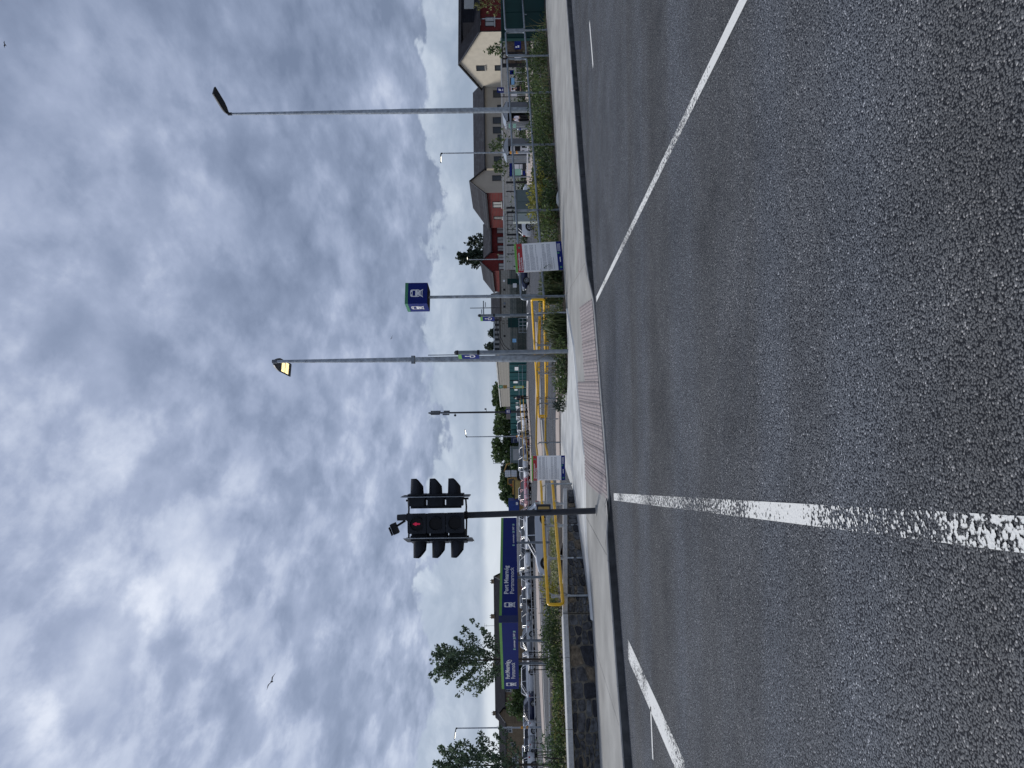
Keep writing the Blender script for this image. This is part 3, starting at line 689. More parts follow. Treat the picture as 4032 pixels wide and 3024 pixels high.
# second rail of the ramp, beyond
hb = thing('yellow_handrail', 'yellow double handrail along the lower ramp behind the nearest loop', 'handrail', group='yellow ramp handrails')
q0, q1 = (-1.25, 28.4), (3.4, 28.6)
t_ = [Vector((q0[0] + (q1[0] - q0[0]) * u, q0[1] + (q1[1] - q0[1]) * u, .64 - .17 * u)) for u in (0, .35, .7, 1)]
l_ = [v - Vector((0, 0, .33)) for v in t_]
m = MB(); m.tube(rounded_loop(t_, l_), .030, 8, True); m.build('rail', yell, hb)
for u in (.06, .33, .62, .9):
    p = Vector((q0[0] + (q1[0] - q0[0]) * u, q0[1] + (q1[1] - q0[1]) * u + .09, 0)); z = .64 - .17 * u
    m = MB(); m.cyl(p + Vector((0, 0, -.35)), p + Vector((0, 0, z - .08)), .025)
    for zz in (z, z - .33): m.tube([p + Vector((0, 0, zz - .1)), p + Vector((0, -.05, zz - .08)), p + Vector((0, -.09, zz - .02))], .011, 6)
    m.build('post', galv, hb)
# B: outer rail, bends at the wall end and follows the wall
hc = thing('yellow_handrail', 'long yellow double handrail that bends at the stone wall end', 'handrail', group='yellow ramp handrails')
wd = Vector((.4135, .9105, 0)); wn = Vector((.9105, -.4135, 0))
w0 = Vector((-4.43, 13.99, 0)) + wn * .12
bend = Vector((-2.50, 18.2, 0)); start = hitline(2382, w0[:2], (w0 + wd)[:2])
farB = [Vector((-2.0, 24.0, .86)), Vector((.6, 27.2, .68)), Vector((3.30, 29.2, .50))]
top = [Vector((start.x, start.y, .955)), Vector((-3.4, 16.0, .945)), Vector((bend.x - .03, bend.y - .12, .92)), Vector((bend.x + .01, bend.y + .35, .915))] + farB
low = [v - Vector((0, 0, .29 if v.y < 20 else .31)) for v in top]
m = MB(); m.tube(rounded_loop(top, low, .09), .032, 8, True); m.build('rail', yell, hc)
for y in (1974, 2060, 2188, 2336):
    v = hitline(y, w0[:2], (w0 + wd)[:2]); v = v - wn * .085
    m = MB(); m.cyl(v + Vector((0, 0, .05)), v + Vector((0, 0, .86)), .027)
    m.cyl(v + Vector((0, 0, .12)), v + Vector((0, 0, .16)), .045)
    for z in (.945, .655): m.tube([v + Vector((0, 0, z - .1)), v + wn * .05 + Vector((0, 0, z - .09)), v + wn * .085 + Vector((0, 0, z - .02))], .012, 6); m.cyl(v + Vector((0, 0, z - .14)), v + Vector((0, 0, z - .07)), .038)
    m.build('post', galv, hc)
for v, zt_ in ((Vector((-2.56, 18.0, 0)), .915), (Vector((-2.2, 20.9, 0)), .88), (Vector((-2.0, 23.9, 0)), .86), (Vector((-.75, 25.5, 0)), .77), (Vector((.6, 27.15, 0)), .68), (Vector((2.1, 28.3, 0)), .58)):
    v = v + Vector((.05, .07, 0)); m = MB(); m.cyl(v + Vector((0, 0, -.3)), v + Vector((0, 0, zt_ - .09)), .026)
    for z in (zt_, zt_ - .30): m.tube([v + Vector((0, 0, z - .1)), v + Vector((-.03, -.05, z - .08)), v + Vector((-.05, -.07, z - .02))], .012, 6)
    m.build('post', galv, hc)

# galvanised pedestrian railing along the back of the pavement
rail = thing('pedestrian_railing', 'weathered grey galvanised two-rail railing along the back of the right-hand pavement', 'railing')
def rl(X, z): return Vector((X, 18.4 + .70 * X, z))
ztop = lambda X: 1.33 + .035 * (X - 2.34); zmid = lambda X: .70 + .025 * (X - 2.34)
segs = [(2.34, 12.05), (12.25, 13.55), (13.7, 22)]
for a, c in segs:
    n = max(2, int((c - a) / 1.5)); xs_ = [a + (c - a) * i / n for i in range(n + 1)]
    m = MB(); m.tube(rounded_loop([rl(x, ztop(x)) for x in xs_], [rl(x, zmid(x)) for x in xs_], .13), .035, 10, True); m.build('rail', galv_d, rail)
for X in (2.42, 5.3, 7.9, 10.3, 12.2, 13.65, 16.2, 18.9):
    m = MB(); m.cyl(rl(X, .0), rl(X, ztop(X) - .02), .036)
    m.cyl(rl(X, .10), rl(X, .15), .055)
    m.build('post', galv_d, rail)

# ------------------------------------------------------------------ notices
def notice(label, loc, rz, lean, w, h):
    t = thing('works_notice', label, 'notice', loc, rz, 'engineering works notices on the railings'); t.rotation_euler = (0, lean, rz)
    m = MB(); m.plate(rrect(w, h, .01, 0, h / 2, 3), 0, .012); m.build('board', white, t)
    for nm, z0, z1, mm in (('green_band', .955, 1.0, green), ('red_band', .835, .953, red_p), ('blue_band', 0.0, .115, blue)):
        m = MB(); m.plate([(-w / 2, h * z0), (w / 2, h * z0), (w / 2, h * z1), (-w / 2, h * z1)], -.003, -.0005); m.build(nm, mm, t)
    text('Oibreacha Innealtóireachta', .05 * h, white, t, (-w * .44, -.006, h * .900), w * .62, .0008)
    text('Engineering Works', .05 * h, white, t, (-w * .44, -.006, h * .853), w * .45, .0008)
    rnd = random.Random(4); m = MB()
    z = h * .81
    for para, lines in enumerate((1, 4, 5, 2, 0, 1, 4, 5, 1)):
        for li in range(max(lines, 1)):
            if lines == 0: z -= .012 * h; continue
            x = -w * .44; end = w * (.44 if li < lines - 1 else rnd.uniform(-.1, .25))
            if para in (0, 5): end = w * rnd.uniform(-.1, .12)
            while x < end:
                l = rnd.uniform(.03, .10) * w; m.plate([(x, z), (min(x + l, end), z), (min(x + l, end), z + .0065 * h), (x, z + .0065 * h)], -.002, -.0005); x += l + .012 * w
            z -= .0195 * h
        z -= .022 * h
    m.build('printed_lines', grey_t, t)
    m = MB()
    for cx, cz in ((-.40, .055), (.10, .085), (.36, .895)): m.plate(rrect(.06 * w, .045 * h, .006, cx * w, cz * h, 3), -.006, -.003)
    m.build('logo', mintp if False else green_d, t)
    m = MB()
    for k in range(3): m.plate([(.16 * w, h * (.085 - .022 * k)), (.43 * w, h * (.085 - .022 * k)), (.43 * w, h * (.093 - .022 * k)), (.16 * w, h * (.093 - .022 * k))], -.005, -.003)
    m.plate([(-.22 * w, .05 * h), (-.05 * w, .05 * h), (-.05 * w, .066 * h), (-.22 * w, .066 * h)], -.005, -.003)
    m.build('footer_print', white, t)
    return t
nv = rl(3.56, .16) + Vector((.105, -.15, 0))
notice('larger engineering works notice tied to the grey railing above the shrubs', (nv.x, nv.y, .125), R(20), R(-3.2), .93, 1.37)
p = A(2225, 1842, 18.15)
notice('smaller engineering works notice tied to the yellow handrail by the stone wall end', (p.x, p.y, p.z), R(-3), 0, .625, .84)

# ------------------------------------------------------------------ traffic signal
ts = thing('traffic_signal', 'grey traffic signal pole with three black heads and a red standing man lit', 'traffic signal', (*G(2347, 2011, .12).xy, .12))
LEAN = -.0225
def lp(z, ox=0, oy=0): return Vector((LEAN * z + ox, oy, z))
m = MB(); m.cyl(lp(-.1), lp(3.42), .056, .056, 16); m.cyl(lp(3.42), lp(3.56), .058, .054, 12); m.build('pole', dkgrey, ts)
m = MB(); m.cyl(lp(-.02), lp(.012), .10, .10, 16); m.build('footing', kerb_m, ts)
def head(name, org, rz, aspects, visor, board):
    """three-aspect head, lens side = local -Y"""
    h = bpy.data.objects.new(name, None); col.objects.link(h); h.parent = ts; h.location = org; h.rotation_euler = (0, LEAN * .6, rz)
    m = MB()
    for k in range(3):
        z = .335 * k; m.plate(rrect(.345, .325, .03, 0, z + .165, 4), -.10, .0); m.plate(rrect(.29, .30, .03, 0, z + .165, 4), .0, .11)
    m.box((0, .13, .50), (.12, .05, .9)); m.build('housing', blk, h)
    if board:
        m = MB(); m.plate(rrect(.52, 1.20, .04, 0, .50, 4), -.065, -.055); m.build('backing_board', blk, h)
        m = MB(); ed = rrect(.53, 1.21, .04, 0, .50, 4); m.tube([(x, -.06, z) for x, z in ed], .008, 5, True); m.build('board_edge', galv, h)
    for k in range(3):
        z = .335 * k + .165; m = MB(); m.cyl((0, -.108, z), (0, -.098, z), .105, .105, 20); m.build('lens', lens_m, h)
        m = MB(); P = []; n = 16; Lv = visor
        for j in range(n + 1):
            a = R(-60 + 300 * j / n); ca, sa = math.cos(a - R(0)), math.sin(a)
            a = R(-55 + 290 * j / n); x, zz = math.cos(a), math.sin(a)
            cut = Lv * (1.0 if zz > .2 else .45 + .55 * (zz + .9) / 1.1 if zz > -.9 else .45)
            P += [(x * .128, -.098, z + zz * .128), (x * .118, -.098 - max(cut, .05), z + zz * .118), (x * .112, -.098 - max(cut, .05), z + zz * .112), (x * .122, -.098, z + zz * .122)]
        F = [(4 * j + q, 4 * j + 4 + q, 4 * j + 4 + (q + 1) % 4, 4 * j + (q + 1) % 4) for j in range(n) for q in range(4)]
        m.add(P, F, True); m.build('visor', blk, h)
    return h
hp = head('signal_head', lp(2.34, -.085, -.19), R(4), 3, .055, False)
# red standing man in the top lens
m = MB(); zc = .335 * 2 + .165; RM = .8
m.plate(disc(.016, 0, zc + .066, 10), -.114, -.110)
m.plate([(-.030, zc + .045), (-.022, zc + .048), (.022, zc + .048), (.030, zc + .045), (.036, zc - .005), (.026, zc - .005), (.020, zc + .02), (.018, zc - .015), (-.018, zc - .015), (-.020, zc + .02), (-.026, zc - .005), (-.036, zc - .005)][::-1], -.114, -.110)
m.plate([(-.018, zc - .017), (-.016, zc - .075), (-.004, zc - .075), (-.001, zc - .017)][::1], -.114, -.110)
m.plate([(.001, zc - .017), (.004, zc - .075), (.016, zc - .075), (.018, zc - .017)], -.114, -.110)
m.v = [(x * RM, y, zc + (z - zc) * RM) for x, y, z in m.v]; m.build('red_man', redman, hp)
ang = math.atan2(KD.y, KD.x)
hr = head('signal_head', lp(2.36, .29, .02), R(90) + ang - R(24), 3, .27, True)
hl = head('signal_head', lp(2.31, -.37, -.02), R(-90) + ang - R(10), 3, .27, True)
m = MB()
for z in (2.33, 3.36):
    m.tube([lp(z, -.38), lp(z - .01, -.1), lp(z, 0), lp(z - .01, .15), lp(z, .30)], .016, 6); m.cyl(lp(z - .03), lp(z + .03), .07)
    for o in (-.38, .30): m.cyl(lp(z - .05, o), lp(z + .04, o), .02, .02, 6)
m.build('bracket', blk_m, ts)
m = MB(); mt = Matrix.Rotation(R(-22), 3, 'Y'); m.box(lp(3.60, -.185, -.05), (.19, .12, .10), mtx=mt); m.cyl(lp(3.42, -.06), lp(3.57, -.15), .02); m.box(lp(3.66, -.22, -.12), (.15, .10, .014), mtx=mt); m.build('detector', blk_m, ts)
m = MB(); m.box(lp(.94, .095, -.02), (.105, .10, .25)); m.build('push_button_box', mat('navy_plastic', (.012, .016, .03), .45), ts)
m = MB(); m.box(lp(.94, .095, -.073), (.045, .006, .20)); m.build('amber_panel', mat('amber_panel', (.42, .28, .09), .5), ts)
m = MB(); m.cyl(lp(.94, .03), lp(.94, .06), .065, .065, 10); m.build('clamp', dkgrey, ts)

cover = thing('utility_cover', 'small recessed service cover in the pavement by the signal pole', 'cover', (*G(2376, 2020, .12).xy, pave_z(G(2376, 2020, .12).x, G(2376, 2020, .12).y)), math.atan2(.485, .875))
m = MB(); m.box((0, 0, .0), (.36, .26, .012)); m.build('lid', kerb_m, cover)
m = MB()
for x, y, dx_, dy_ in ((0, .14, .40, .016), (0, -.14, .40, .016), (.192, 0, .016, .264), (-.192, 0, .016, .264)): m.box((x, y, .001), (dx_, dy_, .012))
m.build('frame', dkgrey, cover)
m = MB(); m.box((-.12, 0, .0065), (.04, .02, .004)); m.box((.13, .05, .0065), (.04, .02, .004)); m.build('keyhole', blk_m, cover)

# ------------------------------------------------------------------ lamp posts
def lamp(name, label, base, hgt, r0, r1, r2, joint, hdir, hlen, hw, lit, tilt=.0, hm=dkgrey, thick=.06, bands=False, pm=galv, group=None, grid=False):
    t = thing(name, label, 'street light', base, 0, group)
    m = MB(); m.cyl((0, 0, -.3), (0, 0, joint), r0, r0 * .93, 14); m.cyl((0, 0, joint), (0, 0, joint + .10), r0 * .93, r1, 14); m.cyl((0, 0, joint + .1), (0, 0, hgt), r1, r2, 12)
    m.build('pole', pm, t)
    if joint > 1.2:
        m = MB(); m.box((0, -r0 * .9, 1.0), (r0 * .9, .03, .5)); m.build('access_door', pm, t)
    hd = Vector((hdir[0], hdir[1], 0)).normalized(); sd = Vector((-hd.y, hd.x, 0)); up = Vector((0, 0, 1))
    f = (hd * math.cos(tilt) + up * math.sin(tilt)); n = f.cross(sd) * -1
    if n.z < 0: n = -n
    o = Vector((0, 0, hgt))
    m = MB(); m.cyl(o - up * .12, o + up * .02, r2 * 1.35, r2 * 1.35, 10); m.cyl(o, o + f * .12, r2 * 1.1, r2 * 1.1, 8); m.build('bracket', hm, t)
    a0, P = o + f * .06, []
    prof = ((0, .42), (.12, .72), (.3, 1.0), (.97, 1.0), (1.0, .9))
    for u, w in prof:
        c = a0 + f * (u * hlen)
        P += [c - sd * hw / 2 * w - n * .008, c + sd * hw / 2 * w - n * .008, c + sd * hw / 2 * w * .8 + n * thick * (.6 if u in (0, 1.0) else 1), c - sd * hw / 2 * w * .8 + n * thick * (.6 if u in (0, 1.0) else 1)]
    F = [(4 * i + q, 4 * i + (q + 1) % 4, 4 * i + 4 + (q + 1) % 4, 4 * i + 4 + q) for i in range(len(prof) - 1) for q in range(4)] + [(3, 2, 1, 0), (16, 17, 18, 19)]
    m = MB(); m.add(P, F); m.build('lamp_head', hm, t)
    m = MB()
    if grid:
        for i in range(2):
            for j in range(8):
                c = a0 + f * (hlen * (.52 + .22 * i)) + sd * (hw * (-.40 + .8 * (j + .5) / 8)) - n * .012
                m.add([c - f * hlen * .095 - sd * hw * .036, c + f * hlen * .095 - sd * hw * .036, c + f * hlen * .095 + sd * hw * .036, c - f * hlen * .095 + sd * hw * .036], [(3, 2, 1, 0)])
    else:
        c = a0 + f * hlen * .6 - n * .011; m.add([c - f * hlen * .3 - sd * hw * .40, c + f * hlen * .3 - sd * hw * .40, c + f * hlen * .3 + sd * hw * .40, c - f * hlen * .3 + sd * hw * .40], [(3, 2, 1, 0)])
    m.build('led_panel', (lamp_on if grid else lamp_w) if lit else glass_d, t)
    if bands:
        m = MB()
        for z in (1.15, 1.65): m.cyl((0, 0, z), (0, 0, z + .2), r0 + .006, r0 + .006, 12)
        m.build('orange_band', orange, t)
    return t
lamp('street_lamp', 'tall galvanised street lamp with unlit flat head over the grey railing shrubs', (LX(433, 27), 27, .05), 12.05, .105, .092, .042, 5.6, -KN[:2] if False else (.485, -.875), 1.02, .40, False, R(8))
lb = G(2213, 1409, .12); lamp2 = lamp('street_lamp', 'tall galvanised street lamp with large lit head beside the yellow handrails', (lb.x, lb.y, .02), 8.75, .118, .10, .044, 1.9, (-.30, .95), .84, .43, True, R(-18), hm=mat('lamp_head_grey', (.12, .135, .16), .5), grid=True, thick=.07)
m = MB(); m.cyl((.13, -.04, -.1), (.13, -.04, 4.1), .014, .014, 6); m.build('cable_conduit', galv, lamp2)
m = MB(); m.box((.0, -.0, 4.55), (.24, .24, .09)); m.build('collar', galv_d, lamp2)
lamp('street_lamp', 'small lit lamp post with two orange bands beside the bicycle shelter', (LX(600, 60), 60, Hc(10)), 7.55, .10, .07, .045, 1.5, (-1, -.15), .75, .32, True, 0, bands=True)
lamp('street_lamp', 'slim lit lamp post behind the car park railing near the left-hand tree', (LX(2865, 66), 66, Hc(-30)), 7.75, .10, .075, .05, 1.5, (-1, -.3), .9, .34, True, R(8), bands=True)
lamp('street_lamp', 'slim lit lamp post among the parked cars in front of the green hoarding end', (LX(1718, 88), 88, Hc(-6)), 7.9, .10, .075, .05, 1.5, (1, -.3), .9, .34, True, R(8), bands=True)
lamp('street_lamp', 'slim lamp post rising in front of the red brick gable and conifer', (LX(1020, 94), 94, Hc(15)), 7.6, .10, .075, .05, 1.5, (.1, -1), .8, .34, True, 0)
lamp('street_lamp', 'distant thin lamp post above the far trees left of the mast', (LX(1824, 185), 185, -.4), 7.6, .10, .075, .05, 1.5, (1, 0), .9, .34, False, 0)
lamp('street_lamp', 'short unlit lamp post standing before the right-hand brick house', (LX(72, 92), 92, -.1), 5.3, .10, .075, .05, 1.0, (-.9, -.2), .8, .34, False, R(4))

# telecom mast
tm = thing('telecom_mast', 'tall grey telecom mast with antenna panels beyond the car park', 'mast', (LX(1622, 95), 95, -.3))
m = MB(); m.cyl((0, 0, 0), (0, 0, 13.2), .15, .10, 12); m.build('pole', dkgrey, tm)
for x, z, hgt in ((-.18, 12.3, 1.2), (.2, 12.25, 1.3), (-.05, 12.4, 1.25), (-.22, 10.9, .9), (.2, 10.8, .8), (.02, 10.9, .9)):
    m = MB(); m.box((x, -.14 if abs(x) < .1 else 0, z), (.17, .12, hgt)); m.build('antenna_panel', mat('antenna_grey', (.10, .11, .12), .6), tm)
m = MB(); m.cyl((-.35, 0, 9.7), (-.35, .06, 9.7), .16, .16, 10); m.cyl((-.1, 0, 9.7), (-.35, 0, 9.7), .03, .03, 6); m.cyl((.1, 0, 5.6), (.42, 0, 5.6), .03, .03, 6); m.box((.42, 0, 5.7), (.2, .15, .25)); m.build('dish', dkgrey, tm)
m = MB(); m.box((.08, -.2, 2.75), (.55, .08, .62)); m.build('sign_plate', blue, tm)
m = MB(); m.box((.08, -.245, 2.85), (.3, .01, .14)); m.box((.08, -.245, 2.62), (.4, .01, .10)); m.build('sign_print', white, tm)
# utility pole with crossed aerials
up_ = thing('aerial_pole', 'thin pole with crossed aerial arms behind the block wall', 'aerial', (LX(1211, 112), 112, 0))
m = MB(); m.cyl((0, 0, 0), (0, 0, 8.3), .09, .05, 8); m.build('pole', dkgrey, up_)
m = MB(); m.cyl((-1.05, 0, 6.2), (1.1, 0, 6.2), .09, .09, 6); m.cyl((-.9, .1, 6.5), (-.2, .1, 6.5), .07, .07, 6); m.cyl((.15, .1, 5.9), (.9, .1, 5.9), .06, .06, 6); m.build('cross_arm', galv_d, up_)

# banner poles
def banner_pole(label, loc, h, r, side, ball=True):
    t = thing('banner_pole', label, 'sign', loc, 0, 'accessible route banner posts')
    m = MB(); m.cyl((0, 0, -.2), (0, 0, h), r, r, 14); m.build('pole', galv_d, t)
    m = MB(); m.cyl((0, 0, h), (0, 0, h + .035), r * 1.15, r * .5, 12); m.cyl((0, 0, h - .62), (0, 0, h - .56), r * 1.25, r * 1.25, 12); m.cyl((0, 0, h - .07), (0, 0, h - .02), r * 1.2, r * 1.2, 12); m.build('cap', blk_m, t)
    fl = bpy.data.objects.new('banner', None); col.objects.link(fl); fl.parent = t; fl.rotation_euler.z = side
    w, z0, z1 = .42, h - .60, h - .05
    m = MB(); m.plate([(-w, z0), (-r, z0), (-r, z1 - .09), (-w, z1 - .09)], -.012, .012); m.build('blue_panel', blue, fl)
    m = MB(); m.plate([(-w, z1 - .088), (-r, z1 - .088), (-r, z1), (-w, z1)], -.012, .012); m.build('green_panel', green, fl)
    cx, cz, s = -w / 2 - .02, z0 + .22, .30; m = MB()
    m.plate(disc(.10 * s, cx, cz + .42 * s, 10), -.016, -.012)
    m.plate([(cx - .05 * s, cz), (cx + .06 * s, cz), (cx + .06 * s, cz + .32 * s), (cx - .05 * s, cz + .32 * s)], -.016, -.012)
    m.plate([(cx - .3 * s, cz - .02 * s), (cx + .04 * s, cz - .02 * s), (cx + .04 * s, cz + .08 * s), (cx - .3 * s, cz + .08 * s)], -.0155, -.012)
    ring = [(cx + .05 * s + .27 * s * math.cos(a), -.014, cz - .10 * s + .27 * s * math.sin(a)) for a in [R(140 + 260 * k / 14) for k in range(15)]]
    m.tube(ring, .05 * s, 5); m.build('wheelchair_symbol', white, fl)
    return t
banner_pole('taller banner post with wheelchair symbol, right beside the large lit street lamp', (LX(1386, 18.8), 18.8, .12), 2.95, .053, R(-71))
banner_pole('smaller banner post with wheelchair symbol, behind the start of the yellow loop', (LX(1241, 28), 28, -.1), 3.0, .052, R(-66))

# station cube sign
cs = thing('station_cube_sign', 'blue cube sign with white train symbols on a tall grey pole', 'station sign', (LX(1166, 25), 25, .08), R(15))
m = MB(); m.cyl((0, 0, -.2), (0, 0, 4.45), .064, .052, 14); m.build('pole', galv, cs)
zb, S = 4.40, .76
m = MB(); m.box((0, 0, zb + S / 2), (S, S, S)); m.build('cube', blue, cs)
for k in range(4):
    f = bpy.data.objects.new('face', None); col.objects.link(f); f.parent = cs; f.rotation_euler.z = R(90 * k)
    if k in (0, 3):
        m = MB(); m.plate([(-S / 2, zb + S * .865), (S / 2, zb + S * .865), (S / 2, zb + S), (-S / 2, zb + S)], -S / 2 - .004, -S / 2 - .0005); m.build('green_band', green_d, f)
        pictogram(f, 0, zb + .36, .44, -S / 2 - .0005, blue)
    else:
        m = MB(); m.plate([(-S / 2, zb + S * .865), (S / 2, zb + S * .865), (S / 2, zb + S), (-S / 2, zb + S)], -S / 2 - .004, -S / 2 - .0005); m.build('green_band', green_d, f)
m = MB(); m.box((0, 0, zb - .004), (S * .98, S * .98, .006)); m.build('underside', blk_m, cs)

# ------------------------------------------------------------------ big station signs (V of two box signs)
def big_sign(label, pL, pR, z0, z1, depth, near_right, posts, small):
    pL, pR = Vector((*pL, 0)), Vector((*pR, 0)); Ls = (pR - pL).length; t = (pR - pL) / Ls; rz = math.atan2(t.y, t.x)
    s = thing('station_name_sign', label, 'station sign', (pL.x, pL.y, 0), rz, 'station name boards')
    h = z1 - z0
    m = MB(); m.box((Ls / 2, depth / 2, z0 + h * .43), (Ls, depth, h * .86)); m.build('board', blue, s)
    m = MB(); m.box((Ls / 2, depth / 2, z0 + h * .932), (Ls - .02, depth, h * .138)); m.build('green_band', green, s)
    m = MB(); xe = -.012 if not near_right else Ls + .012; m.box((xe, depth / 2, z0 + h / 2), (.025, depth + .03, h + .02)); m.build('end_plate', mat('end_plate_blue', (.008, .02, .11), .4), s)
    for u in posts:
        m = MB(); m.cyl((u, depth / 2, -.7), (u, depth / 2, z0 + .02), .058, .058, 12); m.build('post', galv_d, s)
    y = -.001; k = small
    pictogram(s, *k['pic'], h * .62, y, blue)
    text('Port Mearnóg', h * .34, white, s, (k['tx'], y - .003, z0 + h * .52), k['tw'], .006)
    text('Portmarnock', h * .34, white, s, (k['tx'], y - .003, z0 + h * .20), k['tw'] * .93, .0)
    text('commuter  |', h * .15, white, s, (k['bx'], y - .003, z0 + h * .17), k['bw'] * .48, .002)
    text('DART  |', h * .15, white, s, (k['bx'] + k['bw'] * .60, y - .003, z0 + h * .17), k['bw'] * .22, .003)
    m = MB()
    for bx in (k['bx'] - k['bw'] * .09, k['bx'] + k['bw'] * .53, k['bx'] + k['bw'] * .88): m.plate(rrect(k['bw'] * .055, h * .13, .01, bx, z0 + h * .21, 3), y - .004, y)
    m.build('logo', mintp, s)
    return s, Ls, h
Lr = math.hypot(2.9, 6.4)
pr0 = A(2020, 2425, 30.0); pr1 = A(2020, 2038, 36.4)
Lr = (Vector((pr1.x - pr0.x, pr1.y - pr0.y))).length
big_sign('longer station name board right of the gap, reading Port Mearnóg Portmarnock', (pr0.x, pr0.y), (pr1.x, pr1.y), 1.53, 2.31, .16, False, (Lr * .36, Lr * .72),
         dict(pic=(Lr * .095, 1.53 + .34), tx=Lr * .19, tw=Lr * .27, bx=Lr * .70, bw=Lr * .245))
pl1 = A(2020, 2451, 29.6); pl0 = A(2020, 2713, 33.2); Ll = (Vector((pl1.x - pl0.x, pl1.y - pl0.y))).length
s_, _, h_ = big_sign('shorter station name board left of the gap in front of the young tree', (pl0.x, pl0.y), (pl1.x, pl1.y), 1.53, 2.31, .30, True, (Ll * .36, Ll * .70),
         dict(pic=(Ll * .08, 1.53 + .34), tx=Ll * .17, tw=Ll * .27, bx=Ll * .65, bw=Ll * .26))
m = MB(); m.tube([(Ll * .455 + .07 * math.cos(a), -.004, 1.53 + .37 + .07 * math.sin(a)) for a in [R(200 + 280 * i / 12) for i in range(13)]], .012, 5); m.plate(disc(.022, Ll * .455, 1.53 + .47, 8), -.006, -.001); m.build('wheelchair_symbol', white, s_)

# ------------------------------------------------------------------ vegetation
def leaf_cloud(m, cs, n, size, rnd, flat=.0):
    for _ in range(n):
        c, rad = cs[rnd.randrange(len(cs))]
        while True:
            p = Vector((rnd.uniform(-1, 1), rnd.uniform(-1, 1), rnd.uniform(-1, 1)))
            if .15 < p.length < 1: break
        p = p * (p.length ** -.35) if p.length > 0 else p
        p = Vector(c) + Vector((p.x * rad[0], p.y * rad[1], p.z * rad[2]))
        s = size * rnd.uniform(.6, 1.35); d = Vector((rnd.gauss(0, 1), rnd.gauss(0, 1), rnd.gauss(0, .7) + flat)).normalized(); u = d.orthogonal().normalized()
        u = (Matrix.Rotation(rnd.uniform(0, 6.28), 3, d) @ u); w = d.cross(u)
        m.add([p - u * s * .5, p + w * s * .28 + d * s * .06, p + u * s * .5, p - w * s * .28 + d * s * .06], [(0, 1, 2, 3)])
def shrub(label, loc, w, h, mt, leaf=.085, n=420, seed=0, stems=True, flowers=0, name='shrub', group=None, dep=None):
    rnd = random.Random(seed * 13 + 5); t = thing(name, label, 'shrub', loc, 0, group); dep = dep or w
    cs_ = [((rnd.uniform(-.5, .5) * w * .7, rnd.uniform(-.5, .5) * dep * .7, h * rnd.uniform(.28, .72)), (w * rnd.uniform(.16, .30), dep * rnd.uniform(.16, .30), h * rnd.uniform(.18, .32))) for _ in range(9)]
    cs_ += [((0, 0, h * .4), (w * .42, dep * .42, h * .38))] * 2
    m = MB(); leaf_cloud(m, cs_, n, leaf, rnd); m.build('foliage', mt, t)
    if stems:
        m = MB()
        for _ in range(8): x, y = rnd.uniform(-.5, .5) * w * .7, rnd.uniform(-.5, .5) * dep * .7; m.tube([(x * .3, y * .3, -.1), (x * .8, y * .8, h * .4), (x, y, h * rnd.uniform(.7, 1.0))], .006, 4)
        m.build('stem', bark, t)
    if flowers:
        m = MB(); leaf_cloud(m, cs_[:9], flowers, .05, rnd); m.build('flower', lf_white, t)
    return t
def grass_clump(label, loc, w, h, n, seed, mt=None, group=None):
    rnd = random.Random(seed); t = thing('strap_leaved_plant', label, 'plant', loc, 0, group); m = MB()
    for _ in range(n):
        a = rnd.uniform(0, 6.28); l = rnd.uniform(.55, 1.0); r = rnd.uniform(.1, 1) * w / 2; x0, y0 = rnd.uniform(-.18, .18) * w, rnd.uniform(-.18, .18) * w
        dx_, dy_ = math.cos(a), math.sin(a); px, py = -dy_ * .012, dx_ * .012; H = h * l; P = []
        for k, (f, z, wd) in enumerate(((0, 0, 1), (.25, .6, 1.2), (.6, .95, 1.0), (1.0, rnd.uniform(.55, .95), .15))):
            P += [(x0 + dx_ * r * f - px * wd, y0 + dy_ * r * f - py * wd, z * H), (x0 + dx_ * r * f + px * wd, y0 + dy_ * r * f + py * wd, z * H)]
        m.add(P, [(0, 1, 3, 2), (2, 3, 5, 4), (4, 5, 7, 6)])
    m.build('blades', mt or lf_blade, t); return t
def bedpt(y, dv):   # point in the right bed seen at picture row y, dv metres behind the pavement edge
    v = hitline(y, (2.0, 19.7 + dv), (12.0, 26.7 + dv)); return Vector((v.x, v.y, .12))
# low mass of plants along the right bed
def cover_mass(name, pts, n, leaf, mt, seed, hgt):
    rnd = random.Random(seed); m = MB()
    for _ in range(n):
        i = rnd.randrange(len(pts) - 1); f = rnd.random(); a_, b2 = pts[i], pts[i + 1]
        c = Vector(a_[0]) * (1 - f) + Vector(b2[0]) * f; e = Vector(a_[1]) * (1 - f) + Vector(b2[1]) * f; g = rnd.random()
        p = c * (1 - g) + e * g; hh = hgt * (.6 + .4 * math.sin(p.x * 2.1 + seed) * math.sin(p.y * 1.7)); p.z += abs(rnd.gauss(0, .42)) * hh
        s = leaf * rnd.uniform(.6, 1.4); d = Vector((rnd.gauss(0, .8), rnd.gauss(0, .8) - .3, 1)).normalized(); u = (Matrix.Rotation(rnd.uniform(0, 6.28), 3, d) @ d.orthogonal().normalized()); w = d.cross(u)
        m.add([p - u * s * .5, p + w * s * .25, p + u * s * .5, p - w * s * .25], [(0, 1, 2, 3)])
    return tag(m.build(name, mt), kind='stuff')
rp_ = []
for X_ in lin(-.1, 15, 15): yb = max(backY(X_), 18.8); rp_.append(((X_, yb + .05, .14), (X_, yb + 3.2, .10)))
cover_mass('ground_cover', rp_, 9000, .085, lf_dark, 3, .42)
